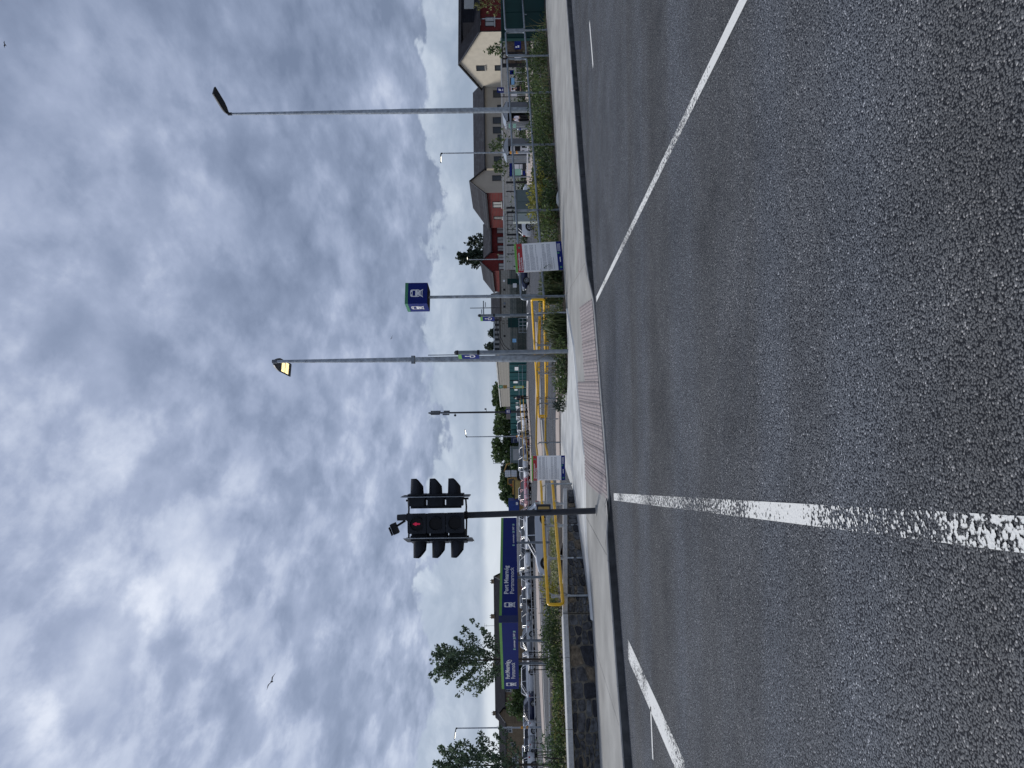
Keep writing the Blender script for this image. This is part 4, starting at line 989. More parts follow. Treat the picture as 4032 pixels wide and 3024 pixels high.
spec = [  # picture row, distance behind the edge, width, height, material, leaf, n, flowers, label
    (190, .8, 1.9, .75, lf_mid, .085, 520, 6, 'loose green shrub at the foot of the railing next to the green kiosk'),
    (262, 1.0, 2.4, 1.15, lf_dark, .08, 800, 10, 'dark bushy shrub rising to the lower rail, left of the timber bin store'),
    (322, 1.8, 2.1, 1.15, lf_mid, .08, 650, 0, 'mid green shrub in front of the pale blue poster'),
    (410, .7, 2.4, .85, lf_mid, .09, 700, 0, 'low spreading shrub under the tall unlit street lamp'),
    (455, 1.4, 2.2, 1.0, lf_dark, .08, 650, 0, 'dark shrub between the tall unlit street lamp and the white flower'),
    (520, .9, 2.3, .95, lf_mid, .085, 700, 14, 'green shrub dotted with white flowers behind the grey railing'),
    (575, 1.0, 2.0, .92, lf_mid, .085, 600, 0, 'green shrub at the railing post near the orange-banded lamp'),
    (640, .8, 2.2, .95, lf_dark, .085, 680, 5, 'dark leafy shrub below the information board'),
    (700, .7, 1.8, .85, lf_dark, .09, 560, 5, 'dark glossy shrub right of the yellow-leaved shrub'),
    (772, 1.1, 2.0, 1.12, lf_yel, .10, 650, 0, 'bright yellow-leaved shrub in front of the large grey cabinet'),
    (800, .35, 1.5, .6, lf_dark, .10, 420, 0, 'low dark shrub spilling beside the white litter'),
    (850, .8, 1.7, .85, lf_olive, .085, 520, 0, 'olive green shrub in front of the pale cabinet'),
    (905, .6, 1.8, .75, lf_mid, .095, 560, 6, 'spreading green shrub right of the larger works notice'),
]
for i, (y, dv, w, h, mt, lf, n, fl, lab) in enumerate(spec): shrub(lab, bedpt(y, dv), w, h, mt, lf, int(n * 1.5), i + 1, True, fl, group='shrubs behind the grey railing')
for i, (y, dv, w, h, n, lab) in enumerate([
    (1100, .5, 1.1, .72, 150, 'clump of long strap leaves left of the larger works notice'),
    (1165, .5, 1.2, .78, 170, 'tall strap-leaved clump at the end post of the grey railing'),
    (1268, .3, 1.15, .72, 170, 'dense strap-leaved clump at the first post of the nearest yellow handrail'),
    (1310, .3, 1.0, .62, 150, 'wide strap-leaved clump between the first two handrail posts'),
    (1352, .1, .7, .45, 90, 'small strap-leaved clump at the second handrail post')]):
    v = bedpt(y, dv) if y < 1190 else A(2230, y, 19.4 + dv); v.z = .12; grass_clump(lab, v, w, h, n, 40 + i, group='strap-leaved plants beside the path')
for i, (y, Y_, w, h, mt, lab) in enumerate([
    (1360, 19.1, .5, .42, lf_mid, 'small round leafy plant at the foot of the taller banner post'),
    (1432, 19.3, .75, .5, lf_dark, 'dark leafy plant at the foot of the large lit street lamp'),
    (1478, 19.4, .75, .46, lf_mid, 'flowering leafy plant left of the large lit street lamp'),
    (1535, 19.6, .7, .42, lf_mid, 'low leafy weed at the fourth handrail post'),
    (1592, 19.8, .45, .40, lf_con, 'dark blue-green plant, last one before the pale open path')]):
    v = A(2230, y, Y_); v.z = .13; shrub(lab, v, w, h, mt, .07, 260, 60 + i, True, 5 if i == 2 else 0, 'low_plant', 'plants at the path edge')
rnd = random.Random(31); m = MB()
for _ in range(420):
    X_ = rnd.uniform(.2, 14.5); yb = max(backY(X_), 18.8); p = Vector((X_, yb + rnd.uniform(.1, 2.4), .12)); hgt = rnd.uniform(.35, 1.15) * rnd.uniform(.6, 1); dx_, dy_ = rnd.gauss(0, .16), rnd.gauss(0, .16) - .08; w = rnd.uniform(.006, .016)
    P = []
    for f in (0, .5, 1): c = p + Vector((dx_ * f * f * 1.6, dy_ * f * f * 1.6, hgt * f * (1 - .12 * f))); P += [c - Vector((w * (1.1 - f), 0, 0)), c + Vector((w * (1.1 - f), 0, 0))]
    m.add(P, [(0, 1, 3, 2), (2, 3, 5, 4)])
tag(m.build('weeds', leafmat('dry_stem', (.10, .085, .035), (.30, .27, .13))), kind='stuff')
lp_ = []
for X_ in lin(-14, -4.6, 12):
    yw = 13.95 + (X_ + 4.45) * .468 + .42; lp_.append(((X_, yw, .62), (X_, yw + 1.2, .55)))
cover_mass('ground_cover', lp_, 3800, .05, lf_olive, 8, .22)
lp2 = []
for X_ in lin(-18, -4.9, 12): lp2.append(((X_ if X_ < -6 else X_ + 1.3, max(17.0, 13.95 + (X_ + 4.45) * .468 + 1.2), .56), (X_, 27, .22))) 
cover_mass('grass', lp2, 14000, .085, leafmat('bed_grass', (.07, .085, .022), (.28, .29, .09)), 9, .16)
def lbed(y, V, z): return G(V, y, z)
for i, (y, Y_, w, h, mt, lab) in enumerate([
    (2350, 17.0, .9, .50, lf_yel, 'thin yellowish shrub behind the end of the bent yellow handrail'),
    (2412, 15.4, .9, .55, lf_dark, 'dark green shrub behind the coping under the gap between the signs'),
    (2480, 15.6, 1.1, .50, lf_dark, 'dark spreading shrub under the shorter station board'),
    (2545, 15.2, 1.2, .62, lf_dark, 'tall dark shrub at the right post of the shorter station board'),
    (2615, 15.0, .9, .48, lf_dark, 'dark shrub at the left post of the shorter station board'),
    (2680, 14.8, 1.0, .36, lf_mid, 'bright green low shrub left of the shorter station board'),
    (2750, 14.6, 1.0, .34, lf_mid, 'low green shrub behind the coping below the dark parked car'),
    (2830, 14.4, .9, .34, lf_olive, 'olive low shrub under the slim lit lamp post'),
    (2905, 14.3, 1.0, .38, lf_mid, 'leafy green shrub near the second young tree'),
    (2960, 14.6, 1.0, .75, lf_tree, 'tall grey-green flowering shrub at the second young tree'),
    (3010, 14.0, .9, .5, lf_dark, 'dark shrub at the far end of the visible wall')]):
    v = A(2200, y, Y_); v.z = .56; shrub(lab, v, w, h, mt, .055, 620, 80 + i, True, 8 if i == 9 else 0, group='shrubs behind the stone wall')
# foxtail-like dry shrub with yellow heads
def branch_tree(label, base, trunk_h, H_, rad, mt, seed, leaf=.16, nb=26, per=26, trunk_r=.07, up=.75, group=None, name='young_tree', spread=1.0):
    rnd = random.Random(seed); t = thing(name, label, 'tree', base, 0, group); m = MB()
    m.tube([(0, 0, -.2), (.02, 0, trunk_h), (-.02, .03, trunk_h + (H_ - trunk_h) * .5), (.02, 0, H_ * .97)], [trunk_r, trunk_r * .8, trunk_r * .45, .012], 8); tips = []
    for i in range(nb):
        f = (i + .5) / nb; z0 = trunk_h + (H_ - trunk_h) * f * .86; a = i * 2.4 + rnd.uniform(-.4, .4); l = rad * (1.05 - .72 * f) * rnd.uniform(.75, 1.12)
        e = Vector((math.cos(a) * l, math.sin(a) * l, l * up * rnd.uniform(.75, 1.3))); s0 = Vector((0, 0, z0)); mid = s0 + e * .5 + Vector((0, 0, -.03 * l)); end = s0 + e
        m.tube([s0, mid, end], [trunk_r * .33 * (1.1 - f), trunk_r * .2, .006], 5); tips += [(s0 + e * k, (.10 + .10 * (1 - k)) * spread) for k in (.26, .4, .54, .66, .78, .89, 1.0)]
    tips += [(Vector((0, 0, H_ * k)), .16) for k in (.80, .87, .93, .98)]
    m.build('trunk', bark, t); lm = MB()
    cs_ = [(p, (r * 1.3, r * 1.3, r * 1.3)) for p, r in tips]; leaf_cloud(lm, cs_, nb * per, leaf, rnd); lm.build('crown', mt, t)
    return t
tr1 = A(2100, 2597, 38); branch_tree('young tree with airy upright crown behind the shorter station board', (tr1.x, 38, -.4), 1.9, 6.55, 1.9, lf_tree, 5, .155, 40, 125, .075, 1.0, 'young trees at the left')
tr2 = A(2100, 3012, 36); branch_tree('young tree cut by the left edge of the view beyond the wall', (tr2.x, 36, -.4), 1.5, 6.2, 2.1, lf_tree, 9, .155, 40, 125, .075, .85, 'young trees at the left')
tg = thing('tree_guard', 'black bar guard around the foot of the young tree behind the sign', 'tree guard', (tr1.x + .1, 37.3, -.4))
for k in range(5):
    m = MB(); m.box((-.36 + .22 * k, 0, .72), (.035, .035, 1.35)); m.build('bar', blk_m, tg)
for z in (.5, 1.34):
    m = MB(); m.box((.08, .0, z), (1.0, .05, .05)); m.build('rail', blk_m, tg)
# small trees on the right
for lab, y, Y_, h, w in (('small thin sapling in front of the cream gable', 195, 72, 4.3, .9), ('thin leafy sapling behind the bicycle shelter roof', 575, 78, 4.2, 1.5), ('thin leafy sapling left of the orange-banded lamp', 655, 80, 3.9, 1.4), ('sparse sapling at the edge of the brick house beside the kiosk', 20, 75, 5.6, 1.4)):
    branch_tree(lab, (LX(y, Y_), Y_, -.15), 1.2, h, w, lf_olive if y == 20 else lf_far, int(y), .28, 16, 16, .05, .7, 'saplings on the right', 'sapling')
def big_tree(label, y, Y_, w, h, z0, mt, seed, n=2600, leaf=.62, cat='tree', name='broadleaf_tree', group='trees beyond the car park'):
    rnd = random.Random(seed); t = thing(name, label, cat, (LX(y, Y_), Y_, z0), 0, group); m = MB()
    m.tube([(0, 0, -.2), (.1, 0, h * .35), (0, .1, h * .75)], [.25, .2, .08], 7); cs_ = []
    for k in range(16):
        a = rnd.uniform(0, 6.28); f = rnd.uniform(.22, .88); r = w / 2 * rnd.uniform(.2, .72) * (1.15 - .6 * f); c = Vector((math.cos(a) * r, math.sin(a) * r, h * f))
        m.tube([(0, 0, h * f * .55), c * .5 + Vector((0, 0, h * f * .3)), c], [.09, .06, .02], 5); q = w * rnd.uniform(.13, .22); cs_.append((c, (q, q, q * .8)))
    m.build('trunk', bark, t); lm = MB(); leaf_cloud(lm, cs_, n, leaf, rnd); lm.build('crown', mt, t); return t
big_tree('long low tree crown showing over the block wall beside the mast', 1555, 150, 9.5, 6.3, 0, lf_far, 1)
big_tree('rounded tree crown over the wall right of the mast', 1600, 145, 6.0, 6.0, 0, lf_far, 11, 1700)
big_tree('broad dark tree just left of the mast over the green hoarding', 1668, 150, 7.6, 6.0, 0, lf_far, 2)
big_tree('tall rounded tree left of the slim lamp post', 1765, 150, 8.2, 6.2, 0, lf_far, 3)
big_tree('smaller tree sloping down beside the tall rounded tree', 1808, 148, 5.0, 4.2, 0, lf_far, 4, 1500)
big_tree('dark rounded tree behind the stacked water tanks', 1845, 160, 5.5, 4.6, 0, lf_con, 5, 1600)
big_tree('feathery tree above the yellow machinery', 1895, 165, 7.0, 5.6, 0, lf_far, 6)
big_tree('rounded tree above the red machinery', 1940, 165, 6.0, 5.4, 0, lf_far, 7)
big_tree('last rounded tree beside the blue container', 1972, 165, 4.6, 4.2, 0, lf_far, 8, 1400)
big_tree('tall dark bush hedge hiding the brown houses at the left', 2770, 150, 7.5, 4.6, -.4, lf_far, 9, 1500)
big_tree('small dark bush in front of the left-hand terrace near the signs', 2640, 170, 5.5, 4.6, -.4, lf_far, 13, 900)
# conifers
def conifer(label, y, Y_, w, h, seed, n=1500, gappy=False):
    rnd = random.Random(seed); t = thing('conifer_tree', label, 'tree', (LX(y, Y_), Y_, 0), 0, 'conifers'); m = MB(); m.tube([(0, 0, -.2), (0, 0, h * .97)], [.22, .03], 7); cs_ = []
    for k in range(44):
        f = rnd.uniform(.12, .98); a = rnd.uniform(0, 6.28); r = w / 2 * (1.02 - f) ** .7 * rnd.uniform(.4, 1.0); c = Vector((math.cos(a) * r, math.sin(a) * r, h * f)); q = w * .13
        m.tube([(0, 0, h * f * .93), c], [.04, .012], 4); cs_.append((c, (q, q, q * (1.2 if not gappy else .5))))
    m.build('trunk', bark, t); lm = MB(); leaf_cloud(lm, cs_, n, .45, rnd); lm.build('crown', lf_con, t)
branch_tree('tall dark conifer rising behind the red brick gable', (LX(1012, 135), 135, 0), 2.2, 12.6, 2.7, lf_con, 21, .55, 64, 60, .2, .75, 'conifers', 'conifer_tree', 2.2)
branch_tree('thinner ragged conifer, right neighbour of the tall dark one', (LX(955, 138), 138, 0), 3.0, 10.8, 3.4, lf_con, 22, .5, 34, 42, .16, .45, 'conifers', 'conifer_tree', 2.0)
conifer('low dark evergreen behind the parapet, near the aerial pole', 1310, 118, 3.6, 5.6, 3, 1500); conifer('low dark evergreen behind the parapet, near the taller banner post', 1362, 118, 3.6, 6.0, 4, 1500)

# ------------------------------------------------------------------ houses
def house(name, label, corner, fd, Wf, D, eave, ridge, ridge_along, wall_ms, roof_m, wins, hip=(0, 0), chim=(), group='houses beyond the station', z0=-.6, over=.25, frame=upvc, fascia=dkframe):
    """corner: near-left foot; fd: unit vector along the front (left to right as seen); walls: front,right,back,left; wins: (side,u,z,w,h,kind)"""
    rz = math.atan2(fd[1], fd[0]); t = thing(name, label, 'house', (corner[0], corner[1], 0), rz, group)
    sides = [((0, 0), (Wf, 0)), ((Wf, 0), (Wf, D)), ((Wf, D), (0, D)), ((0, D), (0, 0))]
    for k, ((x0, y0), (x1, y1)) in enumerate(sides):
        gable = (ridge_along == 'depth' and k in (0, 2)) or (ridge_along == 'front' and k in (1, 3))
        hp_ = hip[0] if k in (0, 3) else hip[1]
        P = [(x0, y0, z0), (x1, y1, z0), (x1, y1, eave)] + ([((x0 + x1) / 2, (y0 + y1) / 2, ridge)] if gable and not hp_ else []) + [(x0, y0, eave)]
        m = MB(); m.add(P, [tuple(range(len(P)))]); m.build('wall', wall_ms[k], t)
    o = over; q = o * (ridge - eave) / ((Wf if ridge_along == 'depth' else D) / 2); th = .14; m = MB()
    if ridge_along == 'front':
        e0 = hip[0]; e1 = hip[1]; a, b2 = (-o if not e0 else e0), (Wf + o if not e1 else Wf - e1)
        f = [(-o, -o, eave - q), (Wf + o, -o, eave - q), (b2, D / 2, ridge), (a, D / 2, ridge)]; bk = [(Wf + o, D + o, eave - q), (-o, D + o, eave - q), (a, D / 2, ridge), (b2, D / 2, ridge)]
        tris = ([[(-o, D + o, eave - q), (-o, -o, eave - q), (a, D / 2, ridge)]] if e0 else []) + ([[(Wf + o, -o, eave - q), (Wf + o, D + o, eave - q), (b2, D / 2, ridge)]] if e1 else [])
    else:
        e0 = hip[0]; e1 = hip[1]; a, b2 = (-o if not e0 else e0), (D + o if not e1 else D - e1)
        f = [(-o, D + o, eave - q), (-o, -o, eave - q), (Wf / 2, a, ridge), (Wf / 2, b2, ridge)]; bk = [(Wf + o, -o, eave - q), (Wf + o, D + o, eave - q), (Wf / 2, b2, ridge), (Wf / 2, a, ridge)]
        tris = ([[(-o, -o, eave - q), (Wf + o, -o, eave - q), (Wf / 2, a, ridge)]] if e0 else []) + ([[(Wf + o, D + o, eave - q), (-o, D + o, eave - q), (Wf / 2, b2, ridge)]] if e1 else [])
    for poly in [f, bk] + tris:
        n = len(poly); top_ = [(x, y, z + th) for x, y, z in poly]; m.add(list(poly) + top_, [tuple(range(n - 1, -1, -1)), tuple(range(n, 2 * n))] + [(i, (i + 1) % n, n + (i + 1) % n, n + i) for i in range(n)])
    rf = m.build('roof', roof_m, t)
    m = MB()
    if ridge_along == 'front':
        m.box((Wf / 2, -o - .04, eave - q + .02), (Wf + 2 * o, .12, .16)); ends = [(-o - .02, k) for k in (0,) if not hip[0]] + [(Wf + o + .02, 1)] * (0 if hip[1] else 1)
        for xx, _ in ends: m.tube([(xx, -o, eave - q + .08), (xx, D / 2, ridge + .08), (xx, D + o, eave - q + .08)], .11, 4)
    else:
        for xx in (-o - .04, Wf + o + .04): m.box((xx, D / 2, eave - q + .02), (.12, D + 2 * o, .16))
        if not hip[0]: m.tube([(-o, -o - .02, eave - q + .08), (Wf / 2, -o - .02, ridge + .08), (Wf + o, -o - .02, eave - q + .08)], .11, 4)
    m.build('fascia', fascia, t)
    for (x, y, z, w_, d_, h_) in chim:
        m = MB(); m.box((x, y, z + h_ / 2), (w_, d_, h_)); m.box((x, y, z + h_ + .05), (w_ + .12, d_ + .12, .12))
        for k in (-1, 1): m.cyl((x + k * w_ * .25, y, z + h_ + .1), (x + k * w_ * .25, y, z + h_ + .45), .11, .09, 8)
        m.build('chimney', brownbrick if wall_ms[0] is brownbrick else blockw, t)
    for (sd_, u, z, w_, h_, kind) in wins:
        (x0, y0), (x1, y1) = sides[sd_]; Ls = math.hypot(x1 - x0, y1 - y0); tx, ty = (x1 - x0) / Ls, (y1 - y0) / Ls
        e = bpy.data.objects.new('window', None); col.objects.link(e); e.parent = t; e.location = (x0 + tx * u, y0 + ty * u, z); e.rotation_euler.z = math.atan2(ty, tx)
        fm = frame if kind != 'dark' else dkframe; m = MB(); fr = .07
        for cx, cz, dx_, dz_ in ((0, h_ / 2 - fr / 2, w_, fr), (0, -h_ / 2 + fr / 2, w_, fr), (-w_ / 2 + fr / 2, 0, fr, h_ - 2 * fr), (w_ / 2 - fr / 2, 0, fr, h_ - 2 * fr)): m.box((cx, -.03, cz), (dx_, .1, dz_))
        n = {'triple': 3, 'pair': 2, 'dark': 1, 'single': 1, 'split': 2}[kind]
        for k in range(1, n): m.box((-w_ / 2 + w_ * k / n, -.03, 0), (fr, .1, h_ - 2 * fr))
        if kind in ('triple', 'pair'): m.box((0, -.032, h_ * .12), (w_ - 2 * fr, .09, .05))
        m.build('frame', fm, e)
        m = MB(); m.box((0, .0, 0), (w_ - fr, .03, h_ - fr)); m.build('pane', pane_pale if kind == 'split' else pane_m, e)
        m = MB(); m.box((0, -.06, -h_ / 2 - .05), (w_ + .2, .2, .1)); m.build('sill', white_conc if frame is upvc or kind != 'dark' else paleblk, e)
    return t
# right: cream gable house with brick front
h1 = house('gable_house', 'large house with cream gable end and red brick front at the right edge', (48.7, 100), (.975, .222), 16, 13, 5.85, 9.1, 'front', [redbrick, redbrick, cream, cream], slate_d,
      [(3, 5.3, 6.0, 1.15, 1.3, 'dark'), (3, 5.3, 3.25, 1.15, 1.3, 'dark'), (0, 1.6, 4.35, 1.5, 1.3, 'split'), (0, 8, 4.4, 1.5, 1.3, 'split')], frame=dkframe)
m = MB(); m.box((5.2, 3.4, 7.3), (5.2, 4.2, 2.2)); m.add([(2.4, 1.2, 8.4), (8.0, 1.2, 8.4), (8.0, 5.8, 8.75), (2.4, 5.8, 8.75)], [(0, 1, 2, 3)]); m.build('dormer', slate_d, h1)
m = MB(); m.box((6.1, 1.28, 7.3), (2.6, .06, 1.4)); m.build('dormer_window', pane_pale, h1)
m = MB(); m.cyl((.0, -.12, -.5), (.0, -.12, 5.7), .07, .07, 6); m.build('downpipe', blk_m, h1)
# long beige terrace
house('terrace_house', 'long low beige terrace with grey slate roof behind the shelters', (LX(662, 112), 112), (1, 0), 13.0, 8, 5.75, 7.5, 'front', [beige] * 4, slate,
      [(0, 1.4, 3.75, .9, 1.15, 'dark'), (0, 4.7, 3.1, 1.0, 1.2, 'dark'), (0, 5.9, 3.75, 1.0, 1.3, 'dark'), (0, 7.4, 3.75, 1.0, 1.3, 'dark'), (0, 9.3, 3.1, 1.0, 1.2, 'dark'), (0, 11.5, 3.7, 1.1, 1.2, 'dark')], frame=dkframe)
house('gable_house', 'narrow beige gabled house whose long red brick side faces the car park', (28.3, 107), (.985, .17), 3.55, 13.5, 5.65, 7.75, 'depth', [beige, beige, redbrick, redbrick], slate,
      [(0, 2.3, 3.8, .85, 1.35, 'dark'), (3, 4.2, 3.9, 1.1, 1.35, 'split'), (3, 9.3, 3.9, 2.2, 1.35, 'split')], hip=(0, 4.0), frame=dkframe)
house('terrace_house', 'low red brick terrace between the two gabled houses', (LX(996, 122), 122), (1, 0), 5.4, 8, 5.2, 6.55, 'front', [redbrick] * 4, slate,
      [(0, .8, 3.5, .95, 1.25, 'split'), (0, 2.2, 3.55, 1.1, 1.25, 'split'), (0, 3.9, 3.6, 1.15, 1.25, 'split'), (0, 5.1, 3.7, .5, 1.2, 'split')], frame=dkframe)
house('gable_house', 'red brick gabled house next to the block wall, below the conifer', (LX(1066, 120), 120), (.99, .12), 3.05, 14, 5.25, 6.85, 'depth', [redbrick] * 4, slate,
      [(0, .75, 3.3, 1.1, 1.3, 'split'), (0, 2.3, 3.4, 1.0, 1.3, 'split'), (3, 6, 3.6, .5, .5, 'dark')], hip=(0, 3.0), frame=dkframe)
house('bungalow', 'distant grey roofed bungalow showing over the block wall', (LX(1252, 150), 150), (1, 0), 5.2, 8, 4.2, 6.2, 'front', [white_conc] * 4, slate, [(0, 2.0, 3.5, 1.2, .9, 'dark')], chim=((5.0, 4, 5.6, .6, .6, 1.6),))
house('bungalow', 'distant pale gabled bungalow behind the aerial pole', (LX(1290, 160), 160), (1, 0), 4.6, 9, 4.0, 5.9, 'depth', [white_conc] * 4, slate, [(0, 2.3, 3.4, 1.0, .8, 'dark')])
# left: brown brick terraces
house('terrace_house', 'long brown brick terrace with dark slate roof behind the station boards', (LX(2855, 190), 190), (1, 0), 37.5, 10, 5.15, 7.75, 'front', [brownbrick] * 4, slate_d,
      [(0, u, 4.2, w_, 1.35, k) for u, w_, k in ((1.8, 1.9, 'pair'), (5.5, .6, 'single'), (9.4, 1.3, 'pair'), (13.6, 2.6, 'triple'), (17.5, 1.3, 'pair'), (21, 2.4, 'triple'), (28.0, 1.6, 'pair'), (32, 2.4, 'triple'))], hip=(0, 0), chim=((.9, 5, 7.4, .9, .7, 1.0), (13.9, 5, 7.4, 1.0, .7, .9), (27.0, 5, 7.5, 1.0, .7, 1.1), (36.4, 5, 7.4, 1.0, .7, 1.0)))
house('terrace_house', 'lower brown brick terrace at the left edge beyond the parked cars', (LX(3060, 182), 182), (1, 0), 13.5, 10, 4.9, 6.6, 'front', [brownbrick] * 4, slate_d,
      [(0, 12.0, 4.0, 1.5, 1.3, 'pair'), (0, 8.3, 3.2, .9, .9, 'single'), (0, 4.2, 2.6, 3.6, 1.4, 'triple')], hip=(3.5, 0))
for lab, y, Y_, z in (('thin television aerial on the left terrace chimney', 2712, 190, 7.7), ('taller television aerial above the gap between the signs', 2488, 190, 8.2)):
    t = thing('roof_aerial', lab, 'aerial', (LX(y, Y_), Y_ + 5, z - 1.2)); m = MB(); m.cyl((0, 0, 0), (0, 0, 3.6), .05, .04, 6); m.build('pole', dkgrey, t)
    m = MB(); m.cyl((-.7, 0, 3.4), (.7, 0, 3.4), .03, .03, 5); m.cyl((-.4, 0, 2.9), (.4, 0, 2.9), .03, .03, 5); m.build('cross_arm', dkgrey, t)

# ------------------------------------------------------------------ walls and fences around the car park
def block_wall(label, p, q, z0, z1, mt, bw, bh, gap=.02, cope=None, group='boundary walls', maxn=150):
    p, q = Vector((*p, 0)), Vector((*q, 0)); Lw = (q - p).length; d = (q - p) / Lw; t = thing('block_wall', label, 'wall', (p.x, p.y, 0), math.atan2(d.y, d.x), group)
    m = MB(); m.box((Lw / 2, .13, (z0 + z1) / 2), (Lw, .2, z1 - z0)); m.build('mortar_core', mort_m if mt is blockw else blockw, t)
    rows = int((z1 - max(z0, 1.0 if mt is blockw else z0)) / bh); k = 0
    me = MB().box((0, 0, 0), (bw - gap, .06, bh - gap)).mesh('block', mt); meh = MB().box((0, 0, 0), (bw / 2 - gap, .06, bh - gap)).mesh('block', mt)
    for r in range(rows):
        z = z1 - bh * (r + .5); x = 0 if r % 2 == 0 else -bw / 2
        while x < Lw - .05 and k < 300:
            x0, x1 = max(0, x), min(Lw, x + bw)
            if x1 - x0 > bw * .9: share('block', me, t, (x + bw / 2, .0 + .01 * random.random(), z))
            elif x1 - x0 > bw * .3: share('block', meh, t, ((x0 + x1) / 2, .0, z))
            k += 1; x += bw
    if cope:
        m = MB(); m.box((Lw / 2, .1, z1 + .09), (Lw + .1, .42, .18)); m.build('coping', cope, t)
    return t
brown_c = mat('brown_coping', (.085, .07, .058), .9, var=.15)
x0, x1 = LX(1262, 100), LX(1064, 98)
bw1 = block_wall('grey concrete block wall with dark coping behind the palisade fence', (x0, 100), (x1, 98), -.3, 3.25, blockw, .58, .30, .025, brown_c)
# wall lamps, boxes and pipes on the block wall
def wall_fit(name, label, cat, y, x, Y_, w, h, mt, d=.12):
    v = A(x, y, Y_); t = MB(); t.plate(rrect(w, h, min(w, h) * .2, 0, 0, 3), -d, 0); o = t.build(name, mt, None, (v.x, Y_, v.z)); return tag(o, label, cat, 'fittings on the block wall')
wall_fit('wall_box', 'small white box high on the block wall, right of the dark wall lamps', 'box', 1106, 1984.5, 98, .26, .26, white)
wall_fit('wall_lamp', 'dark round wall lamp on the block wall, the one nearest the red house', 'lamp', 1141, 1986, 98.5, .28, .3, blk_m)
wall_fit('wall_lamp', 'grey round wall lamp on the block wall just right of the smaller banner post', 'lamp', 1195, 1987, 99, .28, .3, galv_d)
wall_fit('wall_lamp', 'black square wall lamp on the block wall beside the smaller banner post', 'lamp', 1208, 1986, 99.1, .28, .3, blk_m)
wall_fit('wall_box', 'white box on the block wall behind the smaller banner post', 'box', 1247, 1985, 99.6, .22, .3, white)
wall_fit('wall_lamp', 'dark lamp on the pale block wall with a white square above it', 'lamp', 1323, 1987, 101, .28, .3, blk_m)
# second part, recedes to the left
x2 = LX(1262, 101); x3 = LX(1392, 102.5)
block_wall('block wall with pipes running down to the green box, behind the taller banner post', (x3, 102.5), (x2, 100.8), -.3, 3.45, blockw, .58, .30, .025, mat('grey_coping', (.16, .155, .145), .9))
x4 = LX(1600, 135)
block_wall('long pale grey block wall receding behind the green hoarding', (x4, 135), (LX(1396, 103.5), 103.5), -.3, 4.1, paleblk if False else mat('light_block', (.36, .34, .30), .95, var=.15, vs_=1.5), .95, .42, .03, white_conc)
m = MB(); v = A(1990, 1610, 136); m.box((v.x - .7, 137, 1.0), (2.6, .6, 4.4)); tag(m.build('end_pier', mat('brown_render', (.27, .23, .20), .95)), 'plain brown pier at the far end of the receding block wall', 'pier')
par = thing('bridge_parapet', 'grey panelled parapet with dark openings above the block wall', 'parapet', (LX(1388, 106), 106, 0))
Lp = LX(1255, 106) - LX(1388, 106)
for k in range(7):
    m = MB(); m.box((Lp * (k + .25) / 7, 0, 4.0), (Lp / 14, .2, .75)); m.build('pale_panel', mat('parapet_panel', (.30, .30, .29), .9), par)
    m = MB(); m.box((Lp * (k + .75) / 7, .08, 4.0), (Lp / 14, .1, .70)); m.build('dark_panel', dkgrey, par)
m = MB(); m.box((Lp / 2, 0, 4.46), (Lp, .3, .14)); m.build('rail', galv, par)
pp = thing('wall_pipes', 'two black pipes curving down the block wall into the green box', 'pipes', (LX(1360, 100), 100.2, 0))
for dx_, z in ((0, 3.3), (.35, 3.75)):
    m = MB(); m.tube([(4.3, 0, z + .25), (1.2 + dx_, 0, z + .1), (.1 + dx_, 0, z - .35), (-.55, 0, z - 1.0 + dx_ * .4), (-.7, 0, z - 1.5), (-.3, 0, z - 1.7 + dx_)], .05, 6); m.build('pipe', blk_m, pp)
# palisade fence with pales
pal = thing('palisade_fence', 'dark green steel palisade fence in front of the block wall', 'fence', (LX(1385, 96), 96, 0))
Lp = LX(1040, 96) - LX(1385, 96); n = int(Lp / .155); gapset = [(LX(1300, 96) - LX(1385, 96), LX(1258, 96) - LX(1385, 96))]
pme = MB().box((0, 0, 1.05), (.07, .03, 2.2)).mesh('pale', forest)
for k in range(n):
    x = (k + .5) * Lp / n
    if any(a < x < c for a, c in gapset[:0]): continue
    share('pale', pme, pal, (x, 0, -.12))
for z in (.35, 1.75): m = MB(); m.box((Lp / 2, .05, z), (Lp, .04, .05)); m.build('rail', forest, pal)
for y0, y1, lab in ((1097, 1120, 'dark green steel gate under the white box by the blue car'), (1252, 1290, 'dark green steel door set in the palisade fence behind the white guard rail'), (1378, 1398, 'narrow dark green box at the foot of the black pipes')):
    a, c = LX(y1, 95.8), LX(y0, 95.8); t = thing('steel_gate', lab, 'gate', (a, 95.7, -.1)); m = MB(); m.box(((c - a) / 2, 0, 1.2), (c - a, .08, 2.45)); m.build('panel', forest, t)
    m = MB(); m.box(((c - a) * .85, -.06, 1.1), (.08, .05, .25)); m.box(((c - a) / 2, -.05, 2.0), (c - a, .04, .05)); m.box(((c - a) / 2, -.05, .3), (c - a, .04, .05)); m.build('fittings', dkgrey, t)
tag(MB().plate(rrect(.55, .5, .03, 0, 0, 3), -.02, 0).build('fence_sign', white, None, (LX(1124, 95.5), 95.5, 1.35)), 'small white sign on the palisade fence beside the blue car', 'sign')
tag(MB().plate(rrect(.5, .5, .03, 0, 0, 3), -.02, 0).build('fence_sign', cyanp, None, (LX(1341, 95.5), 95.5, 1.5)), 'pale blue sign on the mesh gate left of the white guard rail', 'sign')
gr = thing('guard_rail', 'short white guard rail in front of the palisade fence', 'railing', (LX(1310, 92), 92, -.15))
Lg = LX(1254, 92) - LX(1310, 92)
for z in (.55, 1.05): m = MB(); m.box((Lg / 2, 0, z), (Lg, .05, .05)); m.build('rail', galv, gr)
